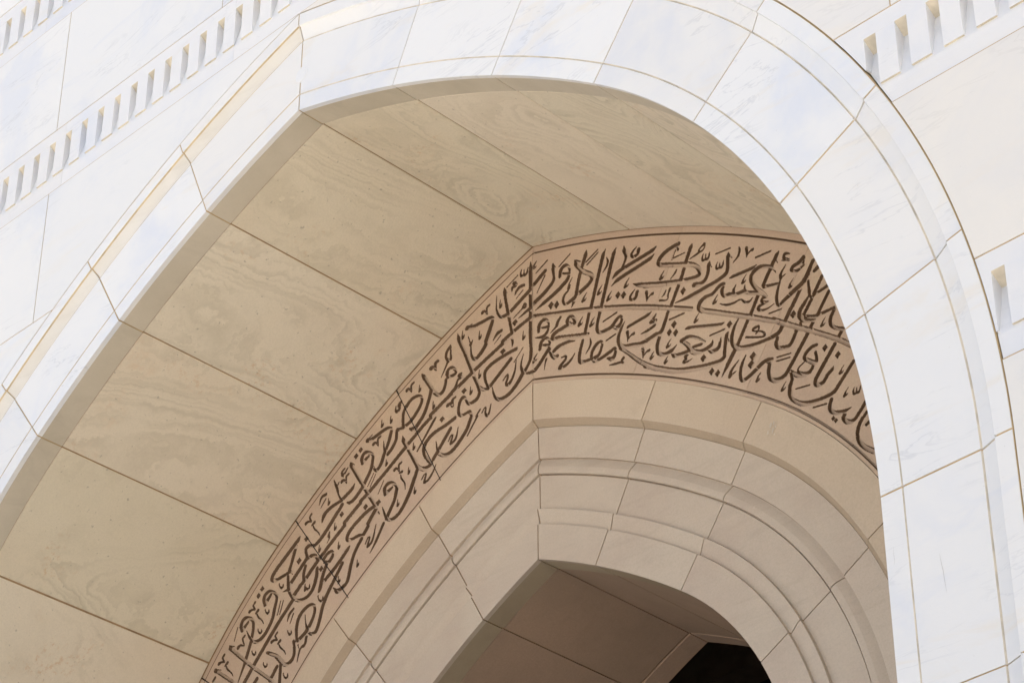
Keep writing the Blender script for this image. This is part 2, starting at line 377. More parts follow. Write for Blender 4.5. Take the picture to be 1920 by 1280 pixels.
STROKES = """162,-206,12 40,-263,12;
45,-152,5 16,-179,16 6,-204,34;
8,-205,22 25,-209,15 40,-198,7;
136,-295,39 21,-359,40;
135,-334,14 46,-461,7;
224,-273,15 223,-311,32 230,-391,24 226,-433,33 182,-468,40 108,-508,43 20,-540,49;
224,-273,8 252,-317,5;
409,-272,12 289,-329,12;
298,-429,31 306,-379,39 343,-353,37 386,-375,21 403,-422,20 392,-442,25 327,-415,15;
399,-445,25 377,-497,39 311,-534,42 224,-566,41 122,-590,37 31,-615,6;
584,-328,8 574,-364,41 535,-458,33 505,-537,37 466,-687,36;
587,-358,11 589,-397,8;
458,-361,12 468,-398,34 499,-452,29 562,-522,38 618,-569,36 638,-617,39 595,-657,38 502,-686,40;
472,-365,11 518,-399,7;
703,-383,13 578,-436,13;
706,-410,13 588,-466,13;
427,-507,7 394,-550,13 389,-586,33;
389,-586,26 408,-563,9;
382,-607,17 342,-631,26 327,-673,27 352,-717,22 409,-714,35 459,-702,36;
444,-738,37 415,-779,7;
579,-724,5 549,-753,15 538,-778,32;
540,-779,21 558,-783,14 573,-772,7;
787,-420,5 760,-460,38 625,-871,36;
895,-464,5 869,-504,40 729,-922,36;
795,-503,6 805,-546,21 793,-584,20 754,-620,7;
740,-737,5 709,-766,15 698,-792,32;
700,-793,21 718,-798,14 734,-786,7;
977,-491,7 976,-528,34 995,-593,28 972,-650,23 943,-691,22;
1103,-565,7 1053,-599,24 1062,-635,23 1110,-635,30 1125,-599,35;
1297,-666,16 1259,-680,36 957,-692,33 887,-706,41 849,-730,7;
1278,-721,8 1236,-742,36 899,-768,37 836,-792,6;
1019,-810,5 987,-840,15 976,-866,31;
978,-867,21 996,-872,14 1012,-860,7;
838,-839,5 806,-869,15 795,-896,32;
797,-897,21 816,-901,14 832,-889,7;
1072,-944,7 1027,-979,24 1032,-1015,22 1076,-1019,29 1095,-976,34;
1188,-1023,29 1192,-1061,22 1188,-1108,5;
1192,-1092,11 1227,-1068,14 1250,-1067,26;
1054,-880,5 1127,-926,38 1286,-1003,44;
1525,-754,34 1458,-753,36 1377,-766,39 1329,-796,41 1317,-833,30 1386,-875,38 1516,-941,43 1632,-997,41 1689,-1047,34 1715,-1109,34 1697,-1135,37 1574,-1109,35 1379,-1040,45 1180,-960,45;
1507,-772,8 1516,-804,21;
1454,-854,13 1579,-864,9;
1493,-795,8 1453,-866,9;
1654,-824,8 1640,-847,37 1589,-948,35 1537,-1066,35 1429,-1257,35;
1374,-920,5 1343,-948,14 1333,-974,31;
1334,-975,21 1352,-979,13 1367,-967,6;
1491,-977,16 1474,-998,19 1429,-1027,6;
1422,-1110,23 1400,-1153,15 1392,-1191,10 1317,-1162,17;
1382,-1102,9 1365,-1129,18 1341,-1142,6;
1772,-886,25 1736,-897,13 1715,-922,17 1747,-933,14 1774,-911,12 1769,-881,18;
1714,-934,24 1625,-945,6;
1758,-966,6 1746,-998,16 1752,-1023,20 1773,-1016,14 1782,-981,6;
1772,-1024,22 1801,-1027,23 1819,-983,6;
1815,-1064,7 1804,-1088,35 1794,-1149,32 1765,-1200,34 1719,-1212,32 1655,-1192,40;
1817,-1089,7 1831,-1123,5;
1995,-1079,7 1990,-1106,36 1981,-1197,31 1962,-1246,38 1878,-1268,39 1761,-1275,46 1618,-1274,39 1462,-1258,5;
1997,-1098,7 2026,-1140,5;
1887,-1107,6 1874,-1139,16 1880,-1163,19 1901,-1156,14 1910,-1122,6;
1900,-1164,21 1928,-1167,23 1947,-1123,6;
2013,-1047,13 1875,-1029,10;
2097,-1079,8 2101,-1110,20 2083,-1154,21 2033,-1188,6;
2164,-1125,27 2167,-1162,21 2162,-1207,5;
2166,-1191,11 2199,-1168,13 2221,-1168,25;
2381,-1264,12 2244,-1252,12;
2246,-1317,7 2205,-1323,28 2016,-1303,25 1991,-1302,9;
2275,-1570,36 2167,-1516,30 2125,-1481,25 2131,-1431,6;
2119,-1478,31 2069,-1473,30 2025,-1463,29 2021,-1429,28 2049,-1390,7;
2025,-1463,31 1976,-1435,27 1932,-1428,29 1916,-1370,32 1938,-1328,22 1894,-1323,33 1821,-1358,31 1744,-1354,35 1704,-1376,43 1689,-1410,37 1707,-1439,40;
2149,-1350,5 2121,-1377,13 2111,-1400,28;
2112,-1401,20 2128,-1405,13 2142,-1394,6;
1874,-1390,5 1845,-1417,14 1835,-1440,29;
1837,-1441,20 1853,-1445,13 1867,-1434,6;
2194,-1573,7 2162,-1591,19 2113,-1570,17 2084,-1535,11 2021,-1533,18 1952,-1516,19 1891,-1477,5;
2418,-1472,4 2391,-1418,19 2339,-1374,26 2272,-1351,37 2214,-1363,37 2187,-1401,31 2213,-1484,30 2264,-1556,38 2309,-1613,28;
2455,-1305,10 2435,-1324,36 2298,-1515,35;
2302,-1535,28 2424,-1567,17;
2250,-1572,35 2167,-1703,34;
2320,-1630,17 2284,-1623,28 2276,-1648,23 2330,-1675,10;
2311,-1677,13 2243,-1678,29 2247,-1708,21 2313,-1730,14 2382,-1721,5;
2384,-1265,14 2244,-1249,14;
2426,-1360,8 2439,-1396,5;
2549,-1374,13 2507,-1355,25 2499,-1386,22 2545,-1416,7;
2473,-1393,6 2544,-1430,8;
2670,-1463,29 2631,-1489,35 2570,-1498,32 2556,-1519,23 2608,-1549,24 2670,-1532,14;
2681,-1474,16 2666,-1512,16;
2509,-1449,6 2459,-1505,24 2456,-1538,28;
2456,-1538,21 2500,-1526,7;
2449,-1557,16 2419,-1634,25 2408,-1691,27 2422,-1755,19 2460,-1740,30 2560,-1704,39 2660,-1664,43 2749,-1538,31;
2568,-1597,4 2539,-1625,13 2528,-1650,27;
2529,-1651,19 2545,-1654,12 2560,-1643,6;
2695,-1681,17 2697,-1722,17 2699,-1774,25 2707,-1823,17 2749,-1816,32;
2819,-1704,32 2738,-1810,32;
2852,-1806,29 2773,-1817,23;
2619,-1723,32 2478,-1896,34;
2690,-1809,14 2638,-1857,32 2599,-1904,31 2619,-1953,29;
2714,-1844,31 2638,-1935,31;
2865,-1857,30 2752,-1997,30;
2648,-1959,26 2735,-1996,26 2899,-2008,23;
2891,-2032,27 2864,-2074,31;
2444,-1794,9 2334,-1780,12;
2759,-1626,28 2784,-1613,35;
9,-659,29 164,-724,41 450,-831,43 762,-957,45 1000,-1064,44 1278,-1203,43;
62,-830,31 70,-772,40 114,-749,32 157,-777,21 171,-821,18 149,-829,23 84,-810,16;
171,-840,22 148,-885,31 98,-897,27 26,-872,6;
75,-998,35 90,-943,40 134,-927,30 169,-957,22 176,-1003,24 112,-978,20;
176,-1003,23 168,-1049,31;
297,-814,26 264,-836,17 256,-875,20 278,-842,12 293,-825,17;
256,-875,25 191,-906,7;
377,-934,31 371,-875,36 406,-856,24 441,-898,28 448,-938,34 405,-929,19;
391,-922,43 291,-929,41 227,-935,44 205,-965,28 269,-989,35 410,-1045,40 585,-1108,29;
536,-922,5 504,-953,15 493,-980,32;
495,-981,21 514,-985,14 530,-973,7;
657,-985,5 625,-1015,15 614,-1042,32;
616,-1043,21 635,-1047,14 651,-1035,7;
603,-915,31 550,-1092,33;
714,-964,34 679,-1087,32 695,-1144,25 757,-1161,32 826,-1159,35 882,-1120,35 923,-1110,20 929,-1160,28 887,-1194,40 840,-1159,15;
884,-1057,14 746,-1071,14;
1234,-1220,6 1197,-1232,28 994,-1241,25 984,-1250,8;
962,-1177,6 927,-1220,27 894,-1288,34 899,-1344,33 935,-1391,41 1022,-1421,40 1122,-1451,36 1269,-1439,34;
908,-1390,25 974,-1457,25 1083,-1580,34 1180,-1672,39 1257,-1732,42;
986,-1284,29 990,-1322,23 987,-1368,6;
990,-1352,11 1025,-1328,14 1049,-1328,26;
1259,-1357,25 1192,-1366,25 1118,-1366,5;
1221,-1309,30 1267,-1320,36;
1234,-1304,32 1276,-1265,13;
445,-1102,9 375,-1080,32 268,-1072,37 225,-1088,35;
183,-1055,24 189,-1102,22 232,-1152,36 260,-1153,34;
46,-1027,5 16,-1056,16 6,-1081,33;
8,-1082,21 26,-1086,14 41,-1075,7;
143,-1125,23 128,-1164,13 120,-1212,6;
302,-1186,10 344,-1194,18 351,-1215,25 294,-1255,30 280,-1272,27 343,-1278,29 400,-1256,25 446,-1215,7;
528,-1142,31 495,-1241,37 497,-1314,33 545,-1337,30 621,-1349,22 648,-1380,32 703,-1388,27 772,-1379,33 820,-1372,32 854,-1364,22 860,-1403,30 832,-1443,43 778,-1417,16;
614,-1346,26 623,-1290,35 672,-1241,35 720,-1240,20 726,-1279,27 690,-1346,33 642,-1353,33;
605,-1154,6 611,-1200,22 596,-1235,20 560,-1272,7;
865,-1244,14 772,-1256,14;
939,-1494,29 918,-1513,20 937,-1534,18;
911,-1516,18 850,-1502,20 796,-1489,5;
1133,-1504,29 1137,-1541,22 1133,-1586,5;
1137,-1570,11 1171,-1547,14 1195,-1546,25;
1243,-1580,5 1219,-1602,14 1211,-1622,30;
1212,-1622,20 1226,-1625,13 1238,-1616,6;
1173,-1151,43 1337,-1235,40 1619,-1386,36;
1707,-1442,40 1813,-1508,43 1997,-1622,42 2177,-1734,42 2366,-1858,41;
2036,-1893,33 2136,-1742,33;
2002,-1936,41 1935,-2017,41 1874,-2093,6;
1154,-1660,40 1257,-1729,40 1435,-1836,44 1600,-1899,44 1788,-1948,41 1895,-1948,36 1912,-1882,29 1937,-1769,34 1954,-1751,7;
1946,-1773,7 1955,-1834,6;
1397,-1295,30 1328,-1433,39 1295,-1446,35 1162,-1453,38;
1547,-1390,16 1407,-1377,14;
1412,-1550,5 1383,-1577,14 1373,-1600,30;
1375,-1601,20 1391,-1605,13 1406,-1594,6;
1377,-1684,5 1354,-1705,14 1346,-1724,29;
1348,-1725,20 1360,-1728,13 1372,-1719,6;
1687,-1461,5 1658,-1488,14 1648,-1512,29;
1650,-1512,20 1666,-1516,13 1680,-1505,6;
1919,-1653,9 1887,-1655,27 1579,-1534,27 1553,-1533,10;
1919,-1711,13 1783,-1700,12;
1304,-1474,33 1278,-1538,36 1285,-1611,31 1339,-1649,31 1411,-1654,35 1464,-1627,7;
1417,-1668,21 1435,-1706,35 1492,-1722,29 1595,-1736,30;
1510,-1614,33 1575,-1611,28 1663,-1662,23 1737,-1729,7;
1523,-1626,24 1572,-1685,39 1595,-1736,39 1644,-1777,46 1701,-1793,31 1791,-1784,33 1805,-1751,6;
1622,-1720,24 1698,-1734,24;
1764,-1811,24 1794,-1843,32 1851,-1841,36 1872,-1806,28 1884,-1766,5;
1568,-1766,10 1542,-1763,26 1547,-1788,25 1521,-1805,18 1559,-1817,15 1607,-1814,5;
2055,-1686,12 2015,-1732,26 1985,-1803,33 1987,-1873,30 2022,-1918,38 2088,-1949,38 2192,-1971,29 2283,-1981,29 2356,-1988,29;
2226,-1835,19 2183,-1836,25 2182,-1853,11 2259,-1896,11 2281,-1935,19 2250,-1937,13 2112,-1873,15;
2232,-1838,16 2230,-1865,15 2204,-1886,14;
2099,-2022,10 2062,-2077,28 2042,-2146,28 2053,-2207,28 2096,-2211,32 2172,-2185,34 2247,-2154,33 2296,-2149,26 2332,-2160,23;
2034,-2030,7 1962,-2086,26 1947,-2124,34;
1947,-2124,24 2004,-2109,7;
2224,-2223,4 2197,-2249,13 2186,-2272,27;
2188,-2272,19 2203,-2275,12 2217,-2265,6;
2361,-1844,40 2458,-1923,43 2685,-2094,40 2905,-2269,39 3012,-2370,38;
2606,-1891,27 2591,-1928,24 2628,-1981,29 2721,-2015,28 2746,-1999,28;
2897,-2029,31 2864,-2074,32 2859,-2127,28 2891,-2169,27 2962,-2215,28;
2302,-1984,31 2387,-1981,32 2419,-1968,35 2445,-1936,33;
2305,-2198,31 2294,-2259,29 2308,-2315,31 2354,-2348,39 2414,-2353,38 2451,-2333,35 2661,-2102,35;
2295,-2171,24 2331,-2171,18;
2564,-2033,33 2497,-2123,32 2432,-2114,32 2391,-2094,28 2376,-2053,29 2391,-2016,29;
2498,-2192,10 2379,-2169,10;
2490,-2222,10 2371,-2199,10;
2727,-2233,23 2686,-2230,29 2637,-2250,32 2613,-2283,28 2643,-2319,32 2704,-2364,38 2718,-2333,23 2711,-2285,21;
2607,-2318,10 2551,-2352,14 2578,-2395,23 2647,-2419,31 2685,-2382,27;
2487,-2338,27 2542,-2394,35 2611,-2426,25;
2485,-2359,16 2494,-2407,28 2472,-2452,35 2474,-2512,34;
2519,-1837,34 2472,-1904,34;
2714,-2033,32 2680,-2078,32;
2944,-2228,31 2912,-2262,31;
2605,-1980,22 2602,-2007,24;
2822,-2048,4 2793,-2075,12 2782,-2099,26;
2784,-2099,19 2800,-2103,12 2814,-2092,5;
2879,-2301,34 2712,-2482,38 2691,-2515,35 2706,-2549,33 2758,-2552,32 2803,-2508,33 2840,-2488,29 2853,-2467,5;
2943,-2499,4 2916,-2524,12 2906,-2545,25;
2908,-2546,18 2922,-2549,11 2935,-2539,5;
2441,-2399,4 2412,-2426,12 2401,-2450,26;
2403,-2451,18 2418,-2454,12 2433,-2442,5;
2641,-2519,11 2522,-2496,10;
2963,-2689,4 2936,-2714,12 2926,-2736,25;
2928,-2737,18 2942,-2739,11 2955,-2729,5;
3012,-2710,5 3000,-2738,14 3005,-2759,18 3023,-2752,12 3032,-2722,5;
3022,-2759,19 3047,-2760,19 3065,-2721,5;
2847,-2668,33 3022,-2509,30;
2479,-2438,37 2465,-2503,33 2477,-2551,28 2515,-2595,32 2576,-2640,39 2662,-2663,32 2754,-2673,28 2835,-2668,31 2891,-2629,33;
2772,-2729,12 2655,-2708,11;
2814,-2717,31 2795,-2766,30 2811,-2811,29 2866,-2841,30 2928,-2853,24 2974,-2850,5;
2914,-2878,35 2900,-2904,30 2931,-2944,36 2981,-2956,30 3029,-2925,31 3091,-2865,32;
3095,-2944,26 3039,-2992,32 3009,-3051,31 3010,-3124,29 3049,-3188,35 3120,-3255,39;
3086,-3034,25 3109,-3024,25;
-22,-128,8 -24,-185,36 -26,-454,35 -28,-880,36;
-122,-148,7 -135,-183,18 -126,-210,21 -102,-203,16 -95,-165,7;
-104,-212,24 -70,-216,27 -52,-168,7;
-167,-183,12 -287,-236,12;
-186,-238,12 -216,-236,22 -179,-268,16 -224,-271,31 -231,-306,7;
-97,-316,26 -141,-306,32 -179,-326,31 -197,-355,9;
-112,-356,12 -182,-398,7;
-38,-396,43 -253,-494,40;
-318,-230,7 -314,-265,36 -298,-369,30 -272,-504,30 -231,-701,29;
-306,-255,7 -287,-291,6;
-404,-265,6 -408,-340,10 -400,-415,19 -358,-487,21 -305,-500,37 -268,-505,34;
-362,-324,6 -368,-360,11 -362,-391,25;
-362,-391,28 -349,-385,16 -346,-365,7;
-90,-498,27 -112,-519,15 -75,-524,21 -97,-488,13;
-120,-528,17 -212,-571,9;
-24,-562,32 -83,-578,29 -157,-598,7;
-24,-654,37 -223,-698,37 -335,-730,39;
-746,-406,39 -715,-415,38 -669,-431,39 -555,-435,34 -471,-438,29 -441,-459,22;
-723,-405,11 -685,-397,8;
-448,-474,35 -463,-512,44 -522,-636,44;
-487,-311,23 -514,-320,21 -509,-387,10;
-563,-344,36 -540,-342,16 -512,-388,6;
-792,-413,7 -797,-449,11 -791,-480,25;
-791,-480,29 -778,-474,17 -775,-454,7;
-596,-508,7 -601,-546,11 -595,-577,25;
-595,-577,28 -582,-571,16 -578,-550,7;
-350,-624,30 -395,-628,35 -439,-670,9;
-357,-665,12 -424,-709,7;
-105,-746,6 -111,-784,10 -106,-816,24;
-106,-816,27 -92,-809,16 -88,-789,6;
-238,-726,40 -648,-854,40 -1149,-1044,41;
-238,-723,27 -223,-799,21 -231,-836,6;
-27,-781,37 -28,-1035,36 -95,-1132,35;
-850,-414,7 -837,-465,38 -765,-634,32 -671,-875,31 -593,-1074,31 -615,-1132,41 -667,-1145,36 -720,-1133,21 -759,-1060,23 -789,-1052,39 -819,-1094,34 -825,-1172,30 -794,-1211,26 -704,-1215,28 -681,-1244,21;
-478,-575,45 -530,-677,46 -612,-745,44 -657,-743,27 -688,-690,20 -697,-597,11 -725,-500,7;
-697,-584,33 -675,-556,9;
-186,-876,35 -290,-874,35 -438,-884,38 -520,-915,41 -534,-964,29 -511,-1050,23 -489,-1103,24;
-245,-941,38 -474,-1086,38;
-489,-1097,25 -541,-1085,25 -586,-1046,26;
-109,-897,9 -208,-987,9;
-326,-1099,14 -282,-1070,17 -282,-1107,24 -296,-1149,24 -260,-1160,34 -208,-1092,25 -183,-980,6;
-106,-961,7 -132,-1042,18 -121,-1102,30 -92,-1146,22;
-114,-1142,52 -179,-1204,43 -267,-1255,40 -347,-1261,35 -406,-1228,23 -436,-1165,19 -448,-1110,9;
161,-1051,39 17,-1167,39 -70,-1154,19;
-595,-879,6 -600,-914,11 -595,-944,25;
-595,-944,28 -582,-938,16 -579,-919,6;
-692,-987,6 -697,-1023,11 -691,-1052,25;
-691,-1052,28 -679,-1046,16 -675,-1027,7;
-937,-494,34 -975,-528,33 -978,-584,22 -935,-624,34 -928,-570,16 -929,-505,19;
-958,-626,28 -1033,-741,7;
-1072,-569,23 -1099,-578,21 -1093,-645,11;
-1149,-603,36 -1126,-601,16 -1096,-647,6;
-955,-774,36 -964,-719,37 -918,-702,25 -871,-750,23 -870,-782,32 -939,-781,25;
-801,-814,19 -831,-819,26 -800,-846,20 -838,-854,22 -868,-909,27 -944,-943,7;
-866,-1007,22 -892,-1017,21 -887,-1082,10;
-942,-1041,35 -919,-1039,16 -890,-1084,6;
-1121,-931,7 -1125,-964,11 -1120,-991,25;
-1120,-991,28 -1108,-986,17 -1105,-968,7;
-561,-1289,12 -524,-1260,14 -524,-1315,21 -494,-1341,26 -461,-1251,7;
-584,-1251,18 -628,-1292,18;
-648,-854,41 -1240,-1110,42;
-1267,-602,8 -1242,-640,37 -1197,-712,35 -1132,-819,31 -1068,-892,28 -1014,-886,42 -984,-830,32 -978,-789,33;
-1148,-792,38 -1169,-878,39 -1228,-1002,43 -1319,-1087,52;
-1437,-831,41 -1391,-795,38 -1320,-789,28 -1264,-821,23 -1262,-879,37 -1323,-953,41 -1384,-995,41;
-1445,-828,34 -1474,-884,34 -1474,-1005,32;
-1360,-642,23 -1387,-652,21 -1381,-719,11;
-1438,-677,36 -1414,-675,16 -1384,-721,6;
-1084,-560,23 -1111,-570,21 -1105,-636,11;
-1161,-594,36 -1137,-592,16 -1108,-638,6;
-877,-1008,22 -904,-1018,21 -899,-1083,10;
-953,-1042,35 -930,-1040,16 -902,-1085,6;
-1287,-699,7 -1291,-727,11 -1286,-752,26;
-1286,-752,29 -1276,-747,17 -1273,-731,7;
-1121,-934,7 -1125,-963,11 -1120,-986,25;
-1120,-986,28 -1109,-981,17 -1107,-966,7;
-1732,-829,7 -1735,-862,11 -1729,-890,26;
-1729,-890,29 -1717,-884,17 -1714,-866,7;
-1623,-842,7 -1627,-873,11 -1621,-898,26;
-1621,-898,29 -1610,-893,17 -1607,-876,7;
-1507,-761,33 -1534,-774,27 -1517,-801,31 -1540,-829,34 -1568,-816,23 -1566,-772,8;
-704,-1218,26 -681,-1256,29 -695,-1299,37;
-1240,-1110,43 -1409,-1204,43 -1848,-1449,43 -1958,-1496,42;
-1376,-998,36 -1470,-1019,38 -1533,-1010,30 -1550,-990,6;
-1090,-1096,18 -1109,-1113,31 -1296,-1315,18;
-688,-1284,38 -732,-1368,41 -850,-1469,43 -932,-1500,40 -1001,-1482,30 -1055,-1434,26 -1080,-1324,7;
-870,-1202,39 -976,-1222,39 -1129,-1241,41 -1212,-1297,46 -1217,-1375,30 -1169,-1457,28 -1121,-1515,22;
-918,-1279,40 -1107,-1472,40;
-938,-1381,13 -898,-1343,16 -904,-1390,25 -911,-1417,23 -859,-1398,27 -827,-1301,7;
-613,-1299,21 -723,-1427,14;
-1342,-1221,7 -1345,-1250,11 -1340,-1275,25;
-1340,-1275,28 -1329,-1270,17 -1327,-1254,7;
-1129,-1505,37 -1190,-1522,44 -1252,-1495,32 -1292,-1453,27;
-1475,-1099,9 -1466,-1141,38 -1415,-1238,28 -1291,-1472,31 -1298,-1500,40 -1334,-1588,41 -1406,-1728,41;
-1319,-1087,33 -1366,-1079,36 -1398,-1058,11;
-1904,-947,40 -1854,-962,38 -1751,-945,37 -1663,-939,32 -1614,-961,23;
-1888,-941,13 -1844,-919,9;
-1613,-987,36 -1634,-1060,40 -1671,-1138,38 -1693,-1172,41 -1722,-1241,42 -1768,-1284,40 -1801,-1270,22 -1814,-1239,19;
-1549,-1009,28 -1554,-1096,38 -1599,-1157,42 -1645,-1187,40;
-1703,-1042,6 -1696,-1115,18 -1686,-1163,29;
-1745,-982,23 -1773,-992,22 -1766,-1059,11;
-1824,-1017,36 -1800,-1015,16 -1769,-1060,6;
-1951,-1142,37 -1962,-1087,42 -1931,-1056,36 -1882,-1071,25 -1831,-1118,24 -1829,-1163,35 -1849,-1249,41 -1917,-1345,42;
-1951,-1136,44 -1880,-1110,26;
-1811,-1300,10 -1879,-1393,10;
-1787,-1317,9 -1846,-1410,9;
-1687,-1422,9 -1750,-1519,9;
-1663,-1236,7 -1666,-1263,11 -1661,-1285,26;
-1661,-1285,28 -1651,-1280,17 -1649,-1266,7;
-1482,-1340,22 -1509,-1350,21 -1503,-1414,11;
-1559,-1375,35 -1536,-1372,16 -1506,-1416,6;
-1471,-1431,25 -1502,-1430,14;
-1486,-1456,11 -1477,-1490,16 -1436,-1551,13 -1426,-1613,6;
-1393,-1425,7 -1397,-1452,11 -1392,-1476,25;
-1392,-1476,28 -1382,-1471,16 -1379,-1455,7;
-1317,-1638,7 -1321,-1667,11 -1315,-1691,25;
-1315,-1691,27 -1305,-1686,16 -1302,-1670,7;
-1662,-1553,36 -1672,-1499,41 -1634,-1473,35 -1578,-1490,24 -1533,-1546,26 -1535,-1607,37 -1556,-1665,39;
-1662,-1553,41 -1584,-1531,25;
-1238,-1602,12 -1193,-1570,14 -1203,-1620,25 -1206,-1643,21 -1156,-1634,26 -1105,-1583,22 -1075,-1535,7;
-1848,-1449,43 -2144,-1617,43;
-1320,-1545,43 -1378,-1667,43 -1466,-1782,43 -1542,-1823,39 -1604,-1816,26 -1645,-1781,23 -1671,-1721,19 -1693,-1663,5;
-1917,-1345,42 -1955,-1385,43 -2025,-1437,45 -2080,-1457,36 -2130,-1436,8;
-2104,-1075,13 -2095,-1099,37 -1958,-1328,30 -1777,-1621,30 -1726,-1710,8;
-2092,-1078,7 -2049,-1115,5;
-2172,-1100,19 -2204,-1121,28 -2185,-1155,29 -2135,-1110,14;
-2185,-1155,16 -2184,-1174,7;
-2119,-1174,23 -2147,-1184,22 -2140,-1250,11;
-2199,-1209,36 -2174,-1207,16 -2143,-1252,6;
-2300,-1156,9 -2272,-1219,24 -2253,-1259,28 -2233,-1324,14 -2188,-1399,21;
-2263,-1236,29 -2236,-1199,10;
-2040,-1299,10 -2070,-1336,42 -2181,-1383,41;
-2205,-1392,36 -2343,-1410,42 -2406,-1446,49 -2427,-1500,13;
-2393,-1250,28 -2443,-1254,29 -2472,-1318,8;
-2395,-1293,16 -2449,-1353,8;
-2357,-1303,7 -2360,-1332,11 -2354,-1356,27;
-2354,-1356,29 -2343,-1351,18 -2341,-1335,7;
-2186,-1438,44 -2309,-1555,44;
-1793,-1615,36 -1903,-1637,40 -1996,-1678,43;
-1776,-1653,43 -1858,-1741,43;
-1528,-1573,39 -1556,-1665,40 -1637,-1784,42;
-1513,-1671,7 -1516,-1700,11 -1511,-1724,25;
-1511,-1724,27 -1500,-1719,16 -1498,-1703,7;
-2026,-1573,44 -2408,-1812,44 -2603,-1955,43 -2744,-2053,45;
-2240,-1484,48 -2364,-1601,48 -2442,-1656,46 -2490,-1677,35;
-1855,-1644,40 -2004,-1681,43 -2089,-1738,47 -2107,-1786,34 -2061,-1811,29 -1974,-1810,30 -1918,-1827,24;
-1775,-1678,43 -1902,-1821,43;
-2568,-1366,26 -2587,-1387,18 -2564,-1431,13;
-2630,-1425,34 -2597,-1423,18 -2559,-1439,9;
-2524,-1460,33 -2552,-1473,18;
-2540,-1482,12 -2516,-1526,15 -2472,-1569,13 -2444,-1618,5;
-2264,-1574,7 -2267,-1605,11 -2260,-1631,26;
-2260,-1631,28 -2249,-1625,17 -2246,-1608,7;
-2208,-1769,7 -2211,-1800,11 -2205,-1826,26;
-2205,-1826,28 -2193,-1820,17 -2191,-1803,7;
-1971,-2029,7 -1974,-2060,11 -1968,-2085,26;
-1968,-2085,27 -1957,-2079,17 -1954,-2063,7;
-2447,-1703,7 -2450,-1733,11 -2444,-1758,26;
-2444,-1758,29 -2433,-1752,17 -2430,-1736,7;
-2190,-2090,7 -2193,-2121,11 -2187,-2146,26;
-2187,-2146,28 -2175,-2140,17 -2173,-2124,7;
-2604,-2001,7 -2607,-2032,11 -2600,-2057,27;
-2600,-2057,28 -2588,-2052,17 -2586,-2035,7;
-2329,-1634,18 -2336,-1662,29 -2326,-1684,15 -2352,-1726,6;
-2699,-1520,10 -2722,-1548,48 -2905,-1668,48 -3001,-1737,49 -3031,-1781,42 -2995,-1814,31 -2894,-1816,32 -2794,-1812,25 -2767,-1844,5;
-2743,-1602,38 -2784,-1723,38 -2812,-1792,39;
-2826,-1837,28 -2819,-1926,29 -2807,-1980,27 -2760,-2059,28;
-2808,-1967,28 -2879,-1964,6;
-2489,-1686,24 -2548,-1669,32 -2606,-1664,41 -2611,-1705,27 -2582,-1773,27;
-2582,-1773,32 -2542,-1764,31 -2491,-1784,27 -2455,-1842,24;
-2607,-1775,44 -2810,-1942,44;
-2611,-1835,37 -2627,-1903,34 -2611,-1958,29 -2556,-1919,43 -2463,-1845,41;
-2381,-1853,40 -2334,-1823,35 -2277,-1834,22 -2282,-1880,42 -2329,-1911,37 -2371,-1888,27;
-2352,-1932,41 -2387,-2009,41 -2420,-2130,36;
-2074,-1866,19 -2097,-1888,42 -2228,-1988,43 -2383,-2078,44 -2413,-2121,38;
-2155,-1992,41 -2342,-2227,43;
-1932,-1857,41 -2007,-1949,41 -2049,-2053,41 -2082,-2178,42 -2135,-2211,41 -2198,-2222,40 -2249,-2173,8;
-1882,-1920,13 -1840,-1876,15 -1849,-1933,25 -1852,-1956,25 -1803,-1928,26 -1762,-1793,7;
-1674,-1823,33 -1755,-1947,31 -1822,-2029,7;
-2932,-1869,11 -2925,-1895,10 -2900,-1920,20 -2883,-1916,20 -2883,-1893,10;
-2604,-2001,10 -2596,-2031,10 -2566,-2060,20 -2547,-2056,19 -2547,-2029,10;
-2434,-2173,10 -2426,-2205,10 -2395,-2235,19 -2375,-2230,19 -2375,-2202,10;
-3094,-2044,11 -3087,-2068,10 -3063,-2091,20 -3048,-2087,20 -3048,-2066,10;
-3174,-2195,11 -3167,-2219,10 -3143,-2241,20 -3128,-2238,20 -3128,-2216,10;
-2792,-2350,10 -2785,-2374,10 -2763,-2396,20 -2747,-2392,19 -2747,-2371,10;
-3234,-2370,11 -3228,-2394,10 -3204,-2416,20 -3188,-2412,20 -3188,-2391,10;
-2825,-1843,29 -2814,-1940,38 -2788,-2012,28 -2724,-2091,22 -2665,-2126,30 -2574,-2131,37 -2504,-2085,44 -2466,-1985,42 -2462,-1913,34;
-3098,-1996,36 -3120,-1932,42 -3089,-1895,40 -3030,-1902,26 -2967,-1954,27 -2955,-1996,32 -2974,-2081,39 -3000,-2175,43 -3060,-2256,46 -3131,-2302,42 -3198,-2301,30 -3243,-2273,19;
-3098,-1990,49 -3035,-1934,33;
-3235,-1925,26 -3254,-1946,19 -3229,-1989,13;
-3297,-1985,33 -3264,-1982,18 -3224,-1997,9;
-3189,-2017,33 -3217,-2031,18;
-3204,-2039,12 -3179,-2082,15 -3133,-2124,13 -3104,-2172,5;
-2902,-2038,11 -2935,-2154,11;
-2868,-2048,11 -2905,-2159,11;
-2741,-2085,45 -2951,-2266,46 -3174,-2486,46;
-2651,-1973,19 -2666,-1992,44 -2734,-2069,44;
-2735,-2178,27 -2782,-2209,33 -2802,-2262,8;
-2732,-2219,15 -2767,-2296,8;
-2672,-2479,28 -2681,-2362,38 -2654,-2276,44 -2568,-2224,37 -2486,-2234,24 -2466,-2299,34 -2501,-2382,41 -2569,-2452,45 -2647,-2488,43;
-2584,-2284,6 -2571,-2367,12 -2551,-2423,28;
-2334,-2230,43 -2370,-2294,42 -2409,-2428,42 -2445,-2492,41 -2502,-2489,26 -2536,-2458,16;
